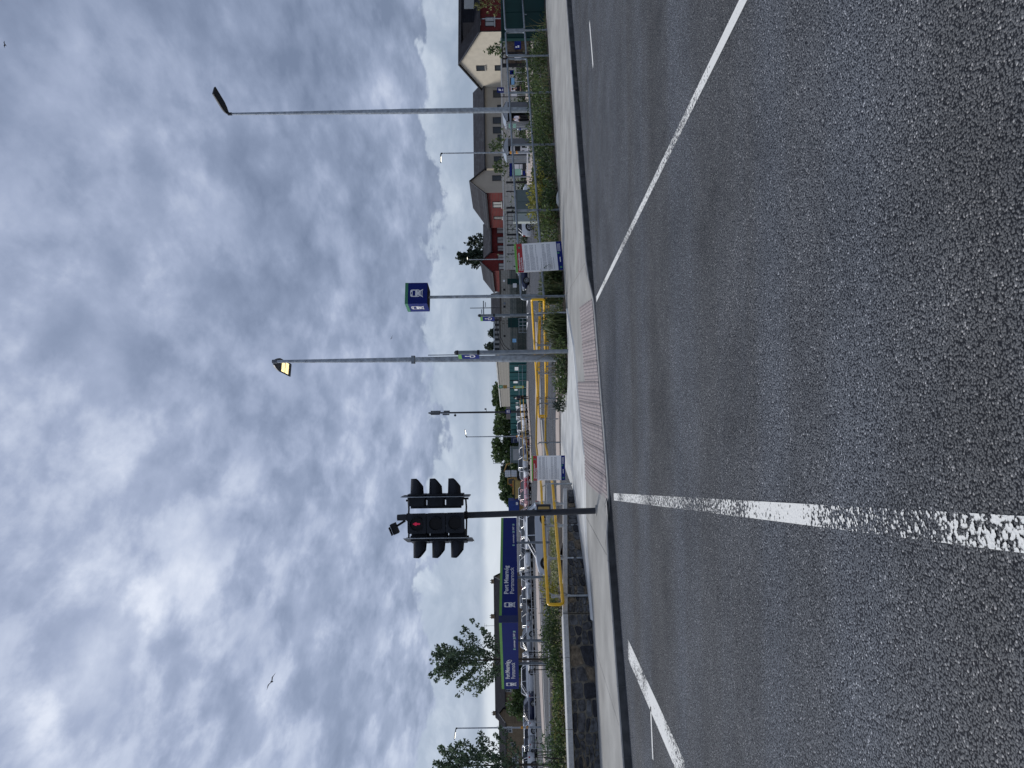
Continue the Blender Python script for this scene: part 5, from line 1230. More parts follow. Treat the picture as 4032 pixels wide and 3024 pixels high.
for k in range(5): m = MB(); m.box((Lg * k / 4, 0, .52), (.05, .05, 1.1)); m.build('post', galv, gr)
# green hoarding
def hoarding():
    a, c = (LX(1716, 118), 118), (LX(1398, 97), 97); p, q = Vector((*a, 0)), Vector((*c, 0)); Lw = (q - p).length; d = (q - p) / Lw
    t = thing('site_hoarding', 'long dark teal green hoarding in front of the receding block wall', 'hoarding', (p.x, p.y, 0), math.atan2(d.y, d.x)); n = 22
    for k in range(n):
        m = MB(); m.box((Lw * (k + .5) / n, .02 * (k % 2), 1.0), (Lw / n - .03, .06, 2.5)); m.build('panel', forest2, t)
    for k in range(0, n, 2):
        m = MB(); m.box((Lw * k / n, -.06, 1.0), (.12, .1, 2.5)); m.build('post', forest, t)
    for k, (u, z, w, h) in enumerate(((.05, 1.0, .45, .5), (.09, 1.05, .3, .7), (.155, 1.1, .4, .45), (.32, 1.15, .75, .4), (.405, 1.2, .8, .4), (.455, 1.2, .5, .4), (.52, 1.25, .6, .5), (.63, 1.35, .9, .45), (.71, 1.4, .6, .6), (.86, 1.25, .9, .5))):
        m = MB(); m.plate(rrect(w, h, .02, 0, 0, 3), -.015, 0); o = m.build('notice', white, t, (Lw * u, -.045, z))
    return t
hoarding()
es = thing('exit_sign_post', 'thin post with green and yellow signs before the receding block wall', 'sign', (LX(1526, 92), 92, -.2))
m = MB(); m.cyl((0, 0, 0), (0, 0, 3.9), .04, .04, 8); m.build('post', galv, es)
m = MB(); m.box((.12, -.05, 3.5), (.42, .03, .5)); m.build('green_plate', green_d, es)
m = MB(); m.box((.12, -.05, 2.95), (.42, .03, .5)); m.build('yellow_plate', ylw_m, es)
m = MB(); m.box((.05, -.05, 1.25), (.30, .03, 1.3)); m.build('yellow_board', mat('yellow_print', (.60, .50, .05), .5), es)
m = MB(); m.box((.05, -.07, 1.2), (.2, .01, .9)); m.box((.12, -.07, 3.5), (.25, .01, .25)); m.build('printed_panel', mintp, es)
# pale wall at the right behind hedge
block_wall('long pale block boundary wall below the beige and brick houses', (LX(1062, 92), 92), (LX(150, 86), 86), -.3, 2.55, paleblk, 1.5, .46, .03, white_conc)
rnd = random.Random(2)
hedge = cover_mass('hedge', [((LX(y, 84), 84, -.1), (LX(y, 84), 82.6, -.1)) for y in (1060, 900, 760, 640, 520, 400, 280, 150)], 5200, .30, lf_dark, 5, 2.5)
# black post-and-bar fence in front of the pale wall
bf = thing('bar_fence', 'black steel post and bar fence in front of the pale boundary wall', 'fence', (0, 80, 0))
for y, w in ((1000, .10), (965, .16), (938, .06), (924, .20), (904, .05), (885, .05), (868, .05), (852, .05), (836, .22), (818, .20), (754, .12), (718, .22)):
    m = MB(); m.box((LX(y, 80), 0, .95), (w, .08, 2.5)); m.build('post', blk_m, bf)
m = MB(); m.box(((LX(924, 80) + LX(836, 80)) / 2, 0, 2.1), (LX(836, 80) - LX(924, 80), .06, .06)); m.build('rail', blk_m, bf)

# car park railing
cp_ = [Vector((-31, 61.5, 0)), Vector((-16.3, 78, 0)), Vector((-6.0, 97, 0)), Vector((2.6, 99, 0))]
cr_ = thing('car_park_railing', 'thin grey two-rail fence running in front of the parked cars', 'railing')
segs_ = []
for p, q in zip(cp_[:-1], cp_[1:]):
    n = max(2, int((q - p).length / 2.2))
    for i in range(n): segs_.append(p + (q - p) * i / n)
segs_.append(cp_[-1])
for v in segs_: m = MB(); m.cyl((v.x, v.y, Hc(v.x) - .1), (v.x, v.y, Hc(v.x) + 1.12), .03, .03, 6); m.build('post', galv, cr_)
for hh in (1.1, .60): m = MB(); m.tube([(v.x, v.y, Hc(v.x) + hh) for v in segs_], .032, 6); m.build('rail', galv, cr_)
# far yellow handrail and bicycles
fy = thing('yellow_handrail', 'far yellow handrail in front of the white parked cars', 'handrail', group='yellow ramp handrails')
a, c = A(2060, 1560, 93), A(2060, 1812, 80); zz = Hc(-5)
t_ = [Vector((a.x + (c.x - a.x) * u, a.y + (c.y - a.y) * u, zz + 1.25 - .28 * u)) for u in (0, .25, .5, .75, 1)]
m = MB(); m.tube(rounded_loop(t_, [v - Vector((0, 0, .42)) for v in t_], .1), .05, 6, True); m.build('rail', yell, fy)
for u in (.02, .2, .4, .6, .8, .98):
    v = t_[0] + (t_[-1] - t_[0]) * u; m = MB(); m.cyl((v.x, v.y + .05, zz - .1), (v.x, v.y + .05, v.z), .035, .035, 6); m.build('post', galv, fy)
def bicycle(label, loc, rz, mt):
    t = thing('bicycle', label, 'bicycle', loc, rz, 'bicycles at the car park railing')
    for x in (-.52, .52):
        m = MB(); m.tube([(x + .33 * math.cos(a), 0, .34 + .33 * math.sin(a)) for a in [R(20 * i) for i in range(18)]], .018, 5, True)
        for a in range(0, 180, 30): m.cyl((x + .32 * math.cos(R(a)), 0, .34 + .32 * math.sin(R(a))), (x - .32 * math.cos(R(a)), 0, .34 - .32 * math.sin(R(a))), .003, .003, 4)
        m.build('wheel', rubber, t)
    m = MB()
    for p, q in (((-.52, .34), (-.05, .32)), ((-.05, .32), (-.18, .82)), ((-.18, .80), (-.52, .34)), ((-.05, .32), (.36, .80)), ((-.17, .74), (.36, .82)), ((.33, .9), (.52, .34))): m.cyl((p[0], 0, p[1]), (q[0], 0, q[1]), .018, .018, 6)
    m.build('frame', mt, t); m = MB(); m.box((-.2, 0, .86), (.26, .14, .05)); m.build('saddle', blk_m, t)
    m = MB(); m.tube([(.42, -.25, .98), (.33, -.2, .95), (.33, .2, .95), (.42, .25, .98)], .014, 5); m.build('handlebar', blk_m, t)
bicycle('dark bicycle leaning at the far yellow handrail, below the white hatchback', (LX(1690, 90), 90.6, Hc(-5)), R(12), blk_m)
bicycle('red-framed bicycle leaning at the far yellow handrail, left of the dark one', (LX(1740, 86.5), 87.2, Hc(-6.5)), R(14), redm)

# ------------------------------------------------------------------ cars
paints = {k: mat(k + '_car_paint', c, .28, mt, var=.03, coat=.6) for k, c, mt in (('white', (.78, .78, .78), 0), ('silver', (.42, .44, .46), .5), ('grey', (.14, .15, .16), .3), ('black', (.014, .014, .016), .2), ('red', (.36, .02, .03), 0), ('blue', (.010, .018, .062), .2), ('pink', (.55, .30, .34), .1), ('pale', (.60, .62, .65), .3))}
lamp_c = mat('headlight_glass', (.65, .68, .70), .1, var=.05); tail_c = mat('tail_light', (.40, .01, .01), .2, var=.05); plate_c = mat('number_plate', (.70, .70, .66), .5, var=.04)
def make_car(kind):
    """local +X = front; three shapes"""
    L_, W_, H_ = {'hatch': (4.1, 1.76, 1.47), 'saloon': (4.5, 1.80, 1.44), 'suv': (4.45, 1.84, 1.66)}[kind]
    t = thing('car', 'car', 'car', (0, 0, 0), 0, 'cars parked in the station car park'); hl_ = L_ / 2; g = .20 if kind != 'suv' else .27
    st = [(-1.0, .36, .66, .80), (-.985, g + .06, .90 if kind != 'saloon' else .86, .90), (-.90, g, .98 if kind != 'saloon' else .97, .97), (-.55, g, 1.0, 1.0), (0, g, .985, 1.0), (.42, g, .955, 1.0), (.70, g, .88, .985), (.90, g + .03, .78, .94), (.975, g + .1, .66, .86), (1.0, .38, .56, .76)]
    k = H_ / 1.47; m = MB(); P = []
    for (u, zl_, zb_, w) in st:
        x = u * hl_; w = w * W_ / 2; zb_ *= k
        zm = zl_ + (zb_ - zl_) * .55
        ring = [(-w * .90, zl_), (-w, zl_ + .12), (-w, zm), (-w * .955, zb_ - .02), (-w * .80, zb_ + .02), (0, zb_ + .045), (w * .80, zb_ + .02), (w * .955, zb_ - .02), (w, zm), (w, zl_ + .12), (w * .90, zl_)]
        P += [(x, a, z) for a, z in ring]
    n = 11; F = [(i * n + j, (i + 1) * n + j, (i + 1) * n + (j + 1) % n, i * n + (j + 1) % n) for i in range(len(st) - 1) for j in range(n)]
    m.add(P, F, True); m.add(P, [tuple(range(n)), tuple(range(len(P) - 1, len(P) - n - 1, -1))])
    body = m.build('body', paints['white'], t)
    zb_ = .97 * k; zr = H_
    base = {'hatch': (-.93, .50), 'saloon': (-.72, .47), 'suv': (-.95, .50)}[kind]; top_ = {'hatch': (-.74, .10), 'saloon': (-.42, .10), 'suv': (-.82, .14)}[kind]
    wb, wt = W_ / 2 * .93, W_ / 2 * .70
    def ringp(x0, x1, w, z): return [(x0, -w * .88, z), (x0 + .25, -w, z), (x1 - .35, -w, z), (x1, -w * .82, z), (x1, w * .82, z), (x1 - .35, w, z), (x0 + .25, w, z), (x0, w * .88, z)]
    b0 = ringp(base[0] * hl_, base[1] * hl_, wb, zb_ - .02); b1 = ringp(top_[0] * hl_, top_[1] * hl_, wt, zr - .06)
    m = MB(); m.add(b0 + b1, [(i, (i + 1) % 8, 8 + (i + 1) % 8, 8 + i) for i in range(8)], True); m.build('windows', glass_d, t)
    m = MB(); r0 = [(x, y * 1.02, z) for x, y, z in b1]; r1 = [(x * .97 - .02, y * .86, zr) for x, y, z in b1]
    m.add(r0 + r1, [(i, (i + 1) % 8, 8 + (i + 1) % 8, 8 + i) for i in range(8)] + [tuple(range(8, 16))], True)
    for i in (0, 3, 4, 7, 1, 2, 5, 6):
        m.tube([Vector(b0[i]) * 1.0 + Vector((0, .004 * (-1 if b0[i][1] < 0 else 1), 0)), Vector(b1[i]) + Vector((0, .012 * (-1 if b1[i][1] < 0 else 1), 0))], .035 if i in (0, 3, 4, 7) else .022, 5)
    xm = -.12 * hl_; f = .5
    for s in (-1, 1): m.tube([(xm - .05, s * (wb + .005), zb_), (xm, s * (wt + .015), zr - .05)], .03, 5)
    m.build('roof', paints['white'], t)
    xw = (-.60 * hl_, .64 * hl_); wr = .315 if kind != 'suv' else .36
    for x in xw:
        for s in (-1, 1):
            yv = s * (W_ / 2 - .10); m = MB(); m.cyl((x, yv - .10, wr), (x, yv + .115 * (1 if s > 0 else .87), wr), wr, wr, 18)
            if s < 0: m = MB(); m.cyl((x, yv - .115, wr), (x, yv + .10, wr), wr, wr, 18)
            w_ = m.build('wheel', rubber, t)
            m = MB(); yo = yv + s * .118; m.cyl((x, yo - .01, wr), (x, yo + .01, wr), wr * .24, wr * .24, 10)
            for q in range(5):
                a = R(72 * q + 18); ux, uz = math.cos(a), math.sin(a); m.box((x + ux * wr * .40, yo, wr + uz * wr * .40), (wr * .62, .02, wr * .17), mtx=Matrix.Rotation(-a, 3, 'Y'))
            m.tube([(x + wr * .68 * math.cos(R(20 * q)), yo, wr + wr * .68 * math.sin(R(20 * q))) for q in range(18)], .02, 5, True); m.build('rim', alloy, w_)
            m = MB(); n_ = 14; ring_ = [(x + (wr + .075) * math.cos(R(180 * q / n_)), s * (W_ / 2 + .006), wr + (wr + .075) * math.sin(R(180 * q / n_))) for q in range(n_ + 1)]
            m.add(ring_ + [(x, s * (W_ / 2 + .006), wr * .75)], [tuple(range(n_ + 2)) if s < 0 else tuple(range(n_ + 1, -1, -1))]); m.build('wheel_arch', blk_m, t)
    for s in (-1, 1):
        m = MB(); m.box((hl_ * .945, s * W_ * .36, .66 * k), (.16, .32, .14), rz=-s * .35); m.build('headlight', lamp_c, t)
        m = MB(); m.box((-hl_ * .965, s * W_ * .39, .80 * k), (.12, .22, .20), rz=s * .2); m.build('tail_light', tail_c, t)
        m = MB(); m.box((base[1] * hl_ - .28, s * (W_ / 2 + .06), zb_ + .04), (.12, .18, .13)); m.build('wing_mirror', blk_m if kind == 'suv' else paints['white'], t)
    m = MB(); m.box((hl_ + .005, 0, .42), (.02, .52, .11)); m.box((-hl_ - .005, 0, .62), (.02, .52, .11)); m.build('number_plate', plate_c, t)
    m = MB(); m.box((hl_ * .985, 0, .55), (.06, .9, .16)); m.box((hl_ * .97, 0, .33), (.08, 1.2, .12)); m.build('grille', blk_m, t)
    return t
protos = {k: make_car(k) for k in ('hatch', 'saloon', 'suv')}
used = set()
def place_car(kind, color, label, x, y, rz, z=None):
    if kind in used: t = copy_tree(protos[kind])
    else: t = protos[kind]; used.add(kind)
    t['label'] = label; t.location = (x, y, Hc(x) if z is None else z); t.rotation_euler.z = rz
    for ch in t.children:
        if ch.name.split('.')[0] in ('body', 'roof') or (ch.name.startswith('wing_mirror') and kind != 'suv'):
            ch.material_slots[0].link = 'OBJECT'; ch.material_slots[0].material = paints[color]
    return t
place_car('hatch', 'pale', 'white hatchback driving on the access road behind the station boards', LX(2118, 42.6), 42.6, R(182), -.50)
place_car('hatch', 'white', 'white hatchback half hidden behind the pale electrical cabinet', LX(934, 60) + 2.05, 59.5, R(-13), -.20)
place_car('saloon', 'blue', 'dark blue saloon passing behind the larger works notice', LX(1139, 76) + 2.2, 76, R(182), -.15)
def row(y): # parked row line
    return hitline(y, (-38, 86), (-6, 101))
cars = [  # row y, kind, colour, heading, label
    (1628, 'suv', 'white', -75, 'white people carrier at the right end of the parked row below the hoarding'),
    (1680, 'suv', 'white', -78, 'white high-roofed car parked left of the mast foot'),
    (1735, 'hatch', 'silver', -110, 'silver hatchback with raised light roof beside the slim lamp post'),
    (1782, 'saloon', 'blue', -75, 'dark navy car behind the end of the far yellow handrail'),
    (1828, 'suv', 'silver', -72, 'silver car just right of the smaller works notice top'),
    (1868, 'hatch', 'white', -100, 'white car directly above the smaller works notice'),
    (1915, 'saloon', 'red', -70, 'dark red car with silver roof reflections near the signal pole'),
    (1957, 'hatch', 'pink', -62, 'pale pink hatchback right of the traffic signal pole'),
    (2052, 'suv', 'white', -105, 'white car under the right end of the longer station board'),
    (2098, 'saloon', 'silver', -68, 'silver saloon under the right part of the longer station board'),
    (2140, 'hatch', 'white', -75, 'white small car between the right post and the signal pole'),
    (2182, 'hatch', 'grey', -120, 'grey hatchback beside the right post of the longer station board'),
    (2226, 'suv', 'white', -55, 'white angled car between the posts of the longer station board'),
    (2292, 'hatch', 'white', -105, 'white car with lit bonnet left of the left post of the longer board'),
    (2340, 'saloon', 'silver', -66, 'silver car behind the dry yellow shrub'),
    (2388, 'saloon', 'black', -95, 'black car with red tail lights under the train symbol'),
    (2448, 'hatch', 'grey', -60, 'grey car beneath the gap between the two station boards'),
    (2502, 'saloon', 'silver', 172, 'silver saloon side-on under the shorter station board'),
    (2575, 'hatch', 'white', -80, 'white car behind the black tree guard'),
    (2668, 'suv', 'white', 205, 'white car facing left under the left end of the shorter board'),
    (2770, 'saloon', 'blue', 176, 'dark teal saloon side-on with reflections, right of the slim lamp post'),
    (2878, 'hatch', 'white', 186, 'white car showing a black wheel just left of the slim lamp post'),
    (2930, 'hatch', 'silver', 160, 'silver hatchback with dark rear window near the second young tree'),
    (2995, 'suv', 'white', 170, 'white car at the left edge with a red tail light')]
for y, kind, c, hd, lab in cars:
    v = row(y); off = 0 if y < 2480 else -2.0; place_car(kind, c, lab, v.x, v.y + off, R(hd))
back = [(1705, 'suv', 'silver', 'silver car seen behind the first row left of the slim lamp post'), (1760, 'hatch', 'white', 'white car roof behind the navy car'), (1805, 'saloon', 'grey', 'grey car roof behind the silver people carrier'), (1850, 'hatch', 'black', 'black car roof below the stacked water tanks'),
        (1940, 'suv', 'white', 'white car behind the red car'), (2075, 'suv', 'white', 'white roof in the second row under the longer board'), (2120, 'hatch', 'red', 'red car in the second row behind the silver saloon'), (2205, 'suv', 'silver', 'silver roof in the second row beyond the grey hatchback'), (2260, 'hatch', 'white', 'white roof in the second row at the left post of the longer board'),
        (2315, 'saloon', 'red', 'dark red car in the second row above the dry yellow shrub'), (2365, 'suv', 'white', 'white roof in the second row above the black car'), (2425, 'hatch', 'silver', 'silver roof in the second row right of the sign gap'), (2530, 'suv', 'white', 'white roof in the second row above the silver saloon'), (2620, 'saloon', 'silver', 'silver roof in the second row behind the tree trunk'), (2710, 'suv', 'silver', 'silver roof in the second row at the left end of the shorter board'), (2840, 'hatch', 'pale', 'pale car in the second row behind the slim lamp post'), (2960, 'suv', 'pale', 'pale car roof in the second row at the left edge')]
for y, kind, c, lab in back:
    v = row(y); k = 1.09; place_car(kind, c, lab, v.x * k, v.y * k, R(-85 + (y * 7) % 30))

# ------------------------------------------------------------------ machinery yard behind the cars
def yard(y, Y_): return LX(y, Y_)
for i, z in enumerate((1.35, 2.45)):
    t = thing('water_tank', ('lower' if i == 0 else 'upper') + ' white water tank in a cage frame, in a stack of two', 'tank', (yard(1864, 128), 128, z), 0, 'stacked white water tanks')
    m = MB(); m.plate(rrect(1.05, .95, .08, 0, .5, 4), -.5, .5); m.build('tank', white, t); m = MB()
    for x in (-.53, -.18, .18, .53): m.box((x, -.53, .5), (.03, .03, 1.02))
    for zz in (.02, .35, .68, 1.0): m.box((0, -.53, zz), (1.08, .03, .03))
    m.build('cage', galv, t)
st_ = thing('storage_rack', 'dark steel rack under the stacked white water tanks', 'rack', (yard(1864, 128), 128, 0))
m = MB()
for x in (-.7, .7):
    for y_ in (-.5, .5): m.box((x, y_, .65), (.1, .1, 1.3))
m.box((0, 0, 1.28), (1.6, 1.2, .08)); m.build('frame', dkgrey, st_)
def excavator(label, x, y, z, s, mt, flip=1):
    t = thing('excavator', label, 'digger', (x, y, z)); m = MB()
    for q in (-.9, .9): m.plate(rrect(3.2 * s, .7 * s, .33 * s, 0, .38 * s, 5), q * s - .25 * s, q * s + .25 * s)
    m.build('track', blk_m, t); m = MB(); m.box((-.5 * s, 0, 1.2 * s), (2.4 * s, 2.0 * s, .8 * s)); m.build('body', mt, t)
    m = MB(); m.plate([(.0, .8 * s), (1.15 * s, .8 * s), (1.0 * s, 2.4 * s), (.05 * s, 2.4 * s)], -.95 * s, .05 * s); m.build('cab', mt, t)
    m = MB(); m.plate([(.12 * s, 1.35 * s), (1.0 * s, 1.35 * s), (.93 * s, 2.25 * s), (.15 * s, 2.25 * s)], -.975 * s, -.955 * s); m.build('cab_window', glass_d, t)
    m = MB(); m.tube([(1.0 * s, .4 * s, 1.2 * s), (2.2 * s, .4 * s, 2.9 * s), (3.3 * s, .4 * s, 2.5 * s), (3.7 * s, .4 * s, 1.2 * s)], .16 * s, 6); m.build('boom', mt, t)
    m = MB(); m.plate([(3.4 * s, .7 * s), (4.1 * s, .6 * s), (3.9 * s, 1.3 * s), (3.6 * s, 1.3 * s)], .1 * s, .7 * s); m.build('bucket', dkgrey, t); return t
excavator('yellow digger with dark cab window beside the stacked water tanks', yard(1905, 130), 130, .5, 1.05, ylw_m)
excavator('red digger behind the parked cars, right of the blue container', yard(1945, 134), 134, .3, .8, redm)
sk = thing('skip', 'yellow steel skip behind the dark red parked car', 'skip', (yard(1925, 127), 127, .6)); m = MB(); m.plate([(-1.3, 0), (1.3, 0), (1.7, 1.2), (-1.7, 1.2)], -.8, .8); m.build('tub', mat('buff_yellow', (.50, .36, .12), .6), sk)
m = MB(); m.box((0, -.85, 1.2), (3.4, .1, .12)); m.build('rim', dkgrey, sk)
bc = thing('blue_container', 'dark blue container with white end stripe behind the traffic signal pole', 'container', (yard(1990, 130), 130, 1.0)); m = MB(); m.box((0, 0, .95), (2.2, 3, 1.9))
for k in range(9): m.box((-.98 + .245 * k, -1.53, .95), (.09, .06, 1.7))
m.build('shell', bluec, bc); m = MB(); m.box((.6, -1.56, .4), (.5, .04, .35)); m.build('label_plate', white, bc)
m = MB(); m.box((0, 0, -.5), (2.2, 2.6, .95)); m.build('base_frame', ylw_m, bc)
bcn = thing('navy_container', 'navy container at the left end of the green hoarding', 'container', (LX(1728, 116), 116, -.2)); m = MB(); m.box((0, 0, 1.2), (1.1, 2.4, 2.4)); m.build('shell', mat('navy_paint', (.01, .02, .07), .5), bcn)
m = MB(); m.box((.1, -1.24, 1.3), (.06, .06, 1.6)); m.box((-.2, -1.24, 2.0), (.6, .05, .06)); m.build('door_bar', galv, bcn)
pc = thing('site_cabin', 'pale grey site cabin with wide window behind the silver hatchback', 'cabin', (LX(1790, 122), 122, -.2)); m = MB(); m.box((0, 0, 1.25), (2.6, 2.4, 2.5)); m.build('wall', cab_m, pc)
m = MB(); m.box((.1, -1.22, 1.6), (1.9, .06, 1.1)); m.build('window', pane_pale, pc); m = MB(); m.box((0, 0, 2.56), (2.8, 2.6, .12)); m.build('roof', galv, pc)

# ------------------------------------------------------------------ things on the right, behind the bed
def base_r(y, Y_): return (LX(y, Y_), Y_, Hc(10))
# green kiosk by the railing
kd = Vector((.82, .573, 0)); kp = Vector((13.75, 28.75, .05))
gk = thing('steel_kiosk', 'large dark green steel kiosk behind the railing at the right edge', 'kiosk', (13.82, 28.95, .05), R(14))
m = MB(); m.box((2.4, .08, .90), (4.8, .16, 1.80)); m.build('body', forest, gk)
for k in range(4):
    m = MB(); m.box((.62 + 1.19 * k, -.012, .90), (1.165, .03, 1.70)); m.build('door', forest, gk)
m = MB(); m.box((2.4, .07, 1.83), (4.86, .26, .06)); m.build('roof', forest, gk)
m = MB()
for k in range(4): m.box((1.08 + 1.19 * k, -.04, .9), (.04, .03, .16))
m.build('handle', galv_d, gk)
# cabinets
def cabinet(label, y0, y1, Y_, h, mt, mt2):
    a, c = LX(y1, Y_), LX(y0, Y_); w = c - a; t = thing('electrical_cabinet', label, 'cabinet', (a, Y_, -.18), 0, 'electrical cabinets behind the shrubs'); m = MB(); m.box((w / 2, .3, h / 2), (w, .6, h)); m.build('body', mt, t)
    nd = 2 if w > 1 else 1
    for k in range(nd): m = MB(); m.box((w * (k + .5) / nd, -.012, h * .5), (w / nd - .05, .02, h - .12)); m.build('door', mt, t)
    m = MB(); m.box((w / 2, .28, h + .02), (w + .06, .7, .05)); m.build('roof', mt2, t)
    m = MB()
    for k in range(nd): m.cyl((w * (k + .82) / nd, -.04, h * .55), (w * (k + .82) / nd, -.02, h * .55), .03, .03, 8)
    m.build('lock', dkgrey, t)
cabinet('wide grey-green electrical cabinet behind the yellow-leaved shrub', 748, 842, 46, 1.50, cab_m, cab_m)
cabinet('pale electrical cabinet to the left of the wide grey-green one', 844, 873, 45, 1.62, cab_l, cab_l)
# information board
ib = thing('information_board', 'blue headed information board with green map beside the orange-banded lamp', 'information board', base_r(697, 66))
w = LX(641, 66) - LX(697, 66)
for x in (0, w): m = MB(); m.cyl((x, 0, 0), (x, 0, 1.95), .05, .05, 8); m.build('post', galv, ib)
m = MB(); m.box((w / 2, 0, 1.18), (w - .1, .08, 1.5)); m.build('board', dkgrey, ib)
m = MB(); m.box((w / 2, -.05, 1.80), (w - .12, .02, .22)); m.build('header', blue, ib)
m = MB(); m.box((w * .32, -.05, 1.25), (w * .45, .02, .78)); m.build('map', mintp, ib)
m = MB(); m.box((w * .72, -.05, 1.32), (w * .32, .02, .55)); m.box((w * .72, -.05, .93), (w * .32, .02, .13)); m.box((w * .72, -.05, .78), (w * .32, .02, .10)); m.box((w * .32, -.05, .80), (w * .36, .02, .10)); m.build('poster', white, ib)
m = MB(); m.box((w * .25, -.05, .58), (w * .3, .02, .2)); m.build('footer', blue, ib)
wr_ = thing('white_rail', 'low white rail on the ground in front of the information board', 'rail', base_r(680, 64)); m = MB(); m.cyl((0, 0, .32), (2.4, 0, .28), .05, .05, 8); m.cyl((.2, 0, 0), (.2, 0, .32), .04, .04, 6); m.cyl((2.2, 0, 0), (2.2, 0, .3), .04, .04, 6); m.build('bar', white, wr_)
# shelters
def shelter(label, y0, y1, Y_, deep=2.0):
    a, c = LX(y1, Y_), LX(y0, Y_); w = c - a; t = thing('platform_shelter', label, 'shelter', (a, Y_, Hc(10)), 0, 'grey shelters on the right')
    m = MB(); m.box((w, deep / 2, 1.05), (.06, deep, 2.1)); m.build('side_panel', steel_c, t); m = MB(); m.box((.0, deep / 2, 1.05), (.06, deep, 2.1)); m.build('side_panel', steel_c, t)
    m = MB(); m.box((w / 2, deep, 1.05), (w, .06, 2.1)); m.build('back_panel', dkgrey, t)
    m = MB(); m.box((w * .8, -.0, 1.0), (w * .45, .06, 2.0)); m.build('front_panel', steel_c, t)
    m = MB(); P = []
    for k in range(9):
        f = k / 8; z = 2.12 + .30 * math.sin(math.pi * f); P += [(w * (1.04 * f - .02) , -.25, z), (w * (1.04 * f - .02), deep + .1, z)]
    m.add(P, [(2 * k, 2 * k + 2, 2 * k + 3, 2 * k + 1) for k in range(8)], True); m.add([(x, y, z + .05) for x, y, z in P], [(2 * k, 2 * k + 1, 2 * k + 3, 2 * k + 2)[::-1] for k in range(8)], True)
    fr = [P[2 * k] for k in range(9)]; m.add(fr + [(w * 1.02, -.25, 2.0), (-w * .02, -.25, 2.0)], [tuple(range(11))]); m.build('roof', mat('shelter_roof', (.33, .37, .41), .35, .3), t)
    m = MB(); m.cyl((-.35, -.3, 0), (-.35, -.3, 2.1), .045, .045, 8); m.build('post', galv, t)
    return t
shelter('grey curved-roof shelter with a person in a white shirt inside', 404, 478, 66)
s2 = shelter('grey curved-roof ticket shelter with a white machine, by the orange-banded lamp', 547, 612, 66)
tmx = thing('ticket_machine', 'white and dark ticket machine inside the left-hand shelter', 'ticket machine', base_r(592, 66.4)); m = MB(); m.box((0, 0, .9), (.85, .5, 1.8)); m.build('body', white, tmx)
m = MB(); m.box((.0, -.26, 1.15), (.6, .02, .5)); m.box((-.2, -.26, .65), (.2, .02, .25)); m.box((.22, -.26, .6), (.16, .02, .3)); m.build('screen', blk_m, tmx)
ms_ = thing('mint_poster_stand', 'pale green poster panels beside the right-hand shelter', 'poster', base_r(496, 63)); m = MB(); m.cyl((0, .05, 0), (0, .05, 2.3), .04, .04, 8); m.build('post', galv, ms_)
m = MB(); m.box((.02, 0, 1.78), (.36, .03, .28)); m.box((.02, 0, 1.42), (.36, .03, .28)); m.build('panel', mintp, ms_)
m = MB(); m.box((.0, 0, 2.15), (.34, .04, .1)); m.build('white_plate', white, ms_)
wp = thing('marker_bollard', 'short pale bollard with blue band left of the pale green posters', 'bollard', base_r(508, 60)); m = MB(); m.cyl((0, 0, 0), (0, 0, 1.15), .10, .09, 12); m.cyl((0, 0, 1.15), (0, 0, 1.2), .09, .05, 12); m.build('body', galv, wp)
m = MB(); m.cyl((0, 0, .92), (0, 0, 1.02), .105, .105, 12); m.build('band', blue, wp)
# bin store in timber and black steel
bs_ = thing('timber_store', 'dark timber clad store with black steel frame left of the green kiosk', 'store', base_r(258, 58)); w = LX(160, 58) - LX(258, 58)
for k in range(9): m = MB(); m.box((w * (k + .5) / 9, .05, 1.1), (w / 9 - .02, .05, 2.0)); m.build('board', wood, bs_)
for x in (0, w * .27, w * .5, w): m = MB(); m.box((x, -.03, 1.15), (.10 if x else .3, .1, 2.4)); m.build('post', blk_m, bs_)
m = MB(); m.box((w / 2, -.03, 2.32), (w, .1, .07)); m.box((w / 2, -.03, .12), (w, .1, .14)); m.box((w / 2, -.02, 1.25), (w, .05, .05)); m.build('rail', blk_m, bs_)
tag(MB().plate(rrect(.30, .55, .01, 0, 0, 3), -.02, 0).build('store_notice', white, None, (LX(230, 57.8), 57.8, .95)), 'white printed notice on the dark timber store', 'notice')
bn = thing('blue_notice', 'blue notice with two white panels on the timber store next to the green kiosk', 'notice', (LX(178, 57.7), 57.7, .95)); m = MB(); m.plate(rrect(.66, .52, .02, 0, 0, 3), -.02, 0); m.build('board', blue, bn)
m = MB(); m.plate(rrect(.12, .13, .01, -.16, .12, 3), -.026, -.021); m.plate(rrect(.18, .13, .01, -.12, -.05, 3), -.026, -.021); m.build('print', white, bn)
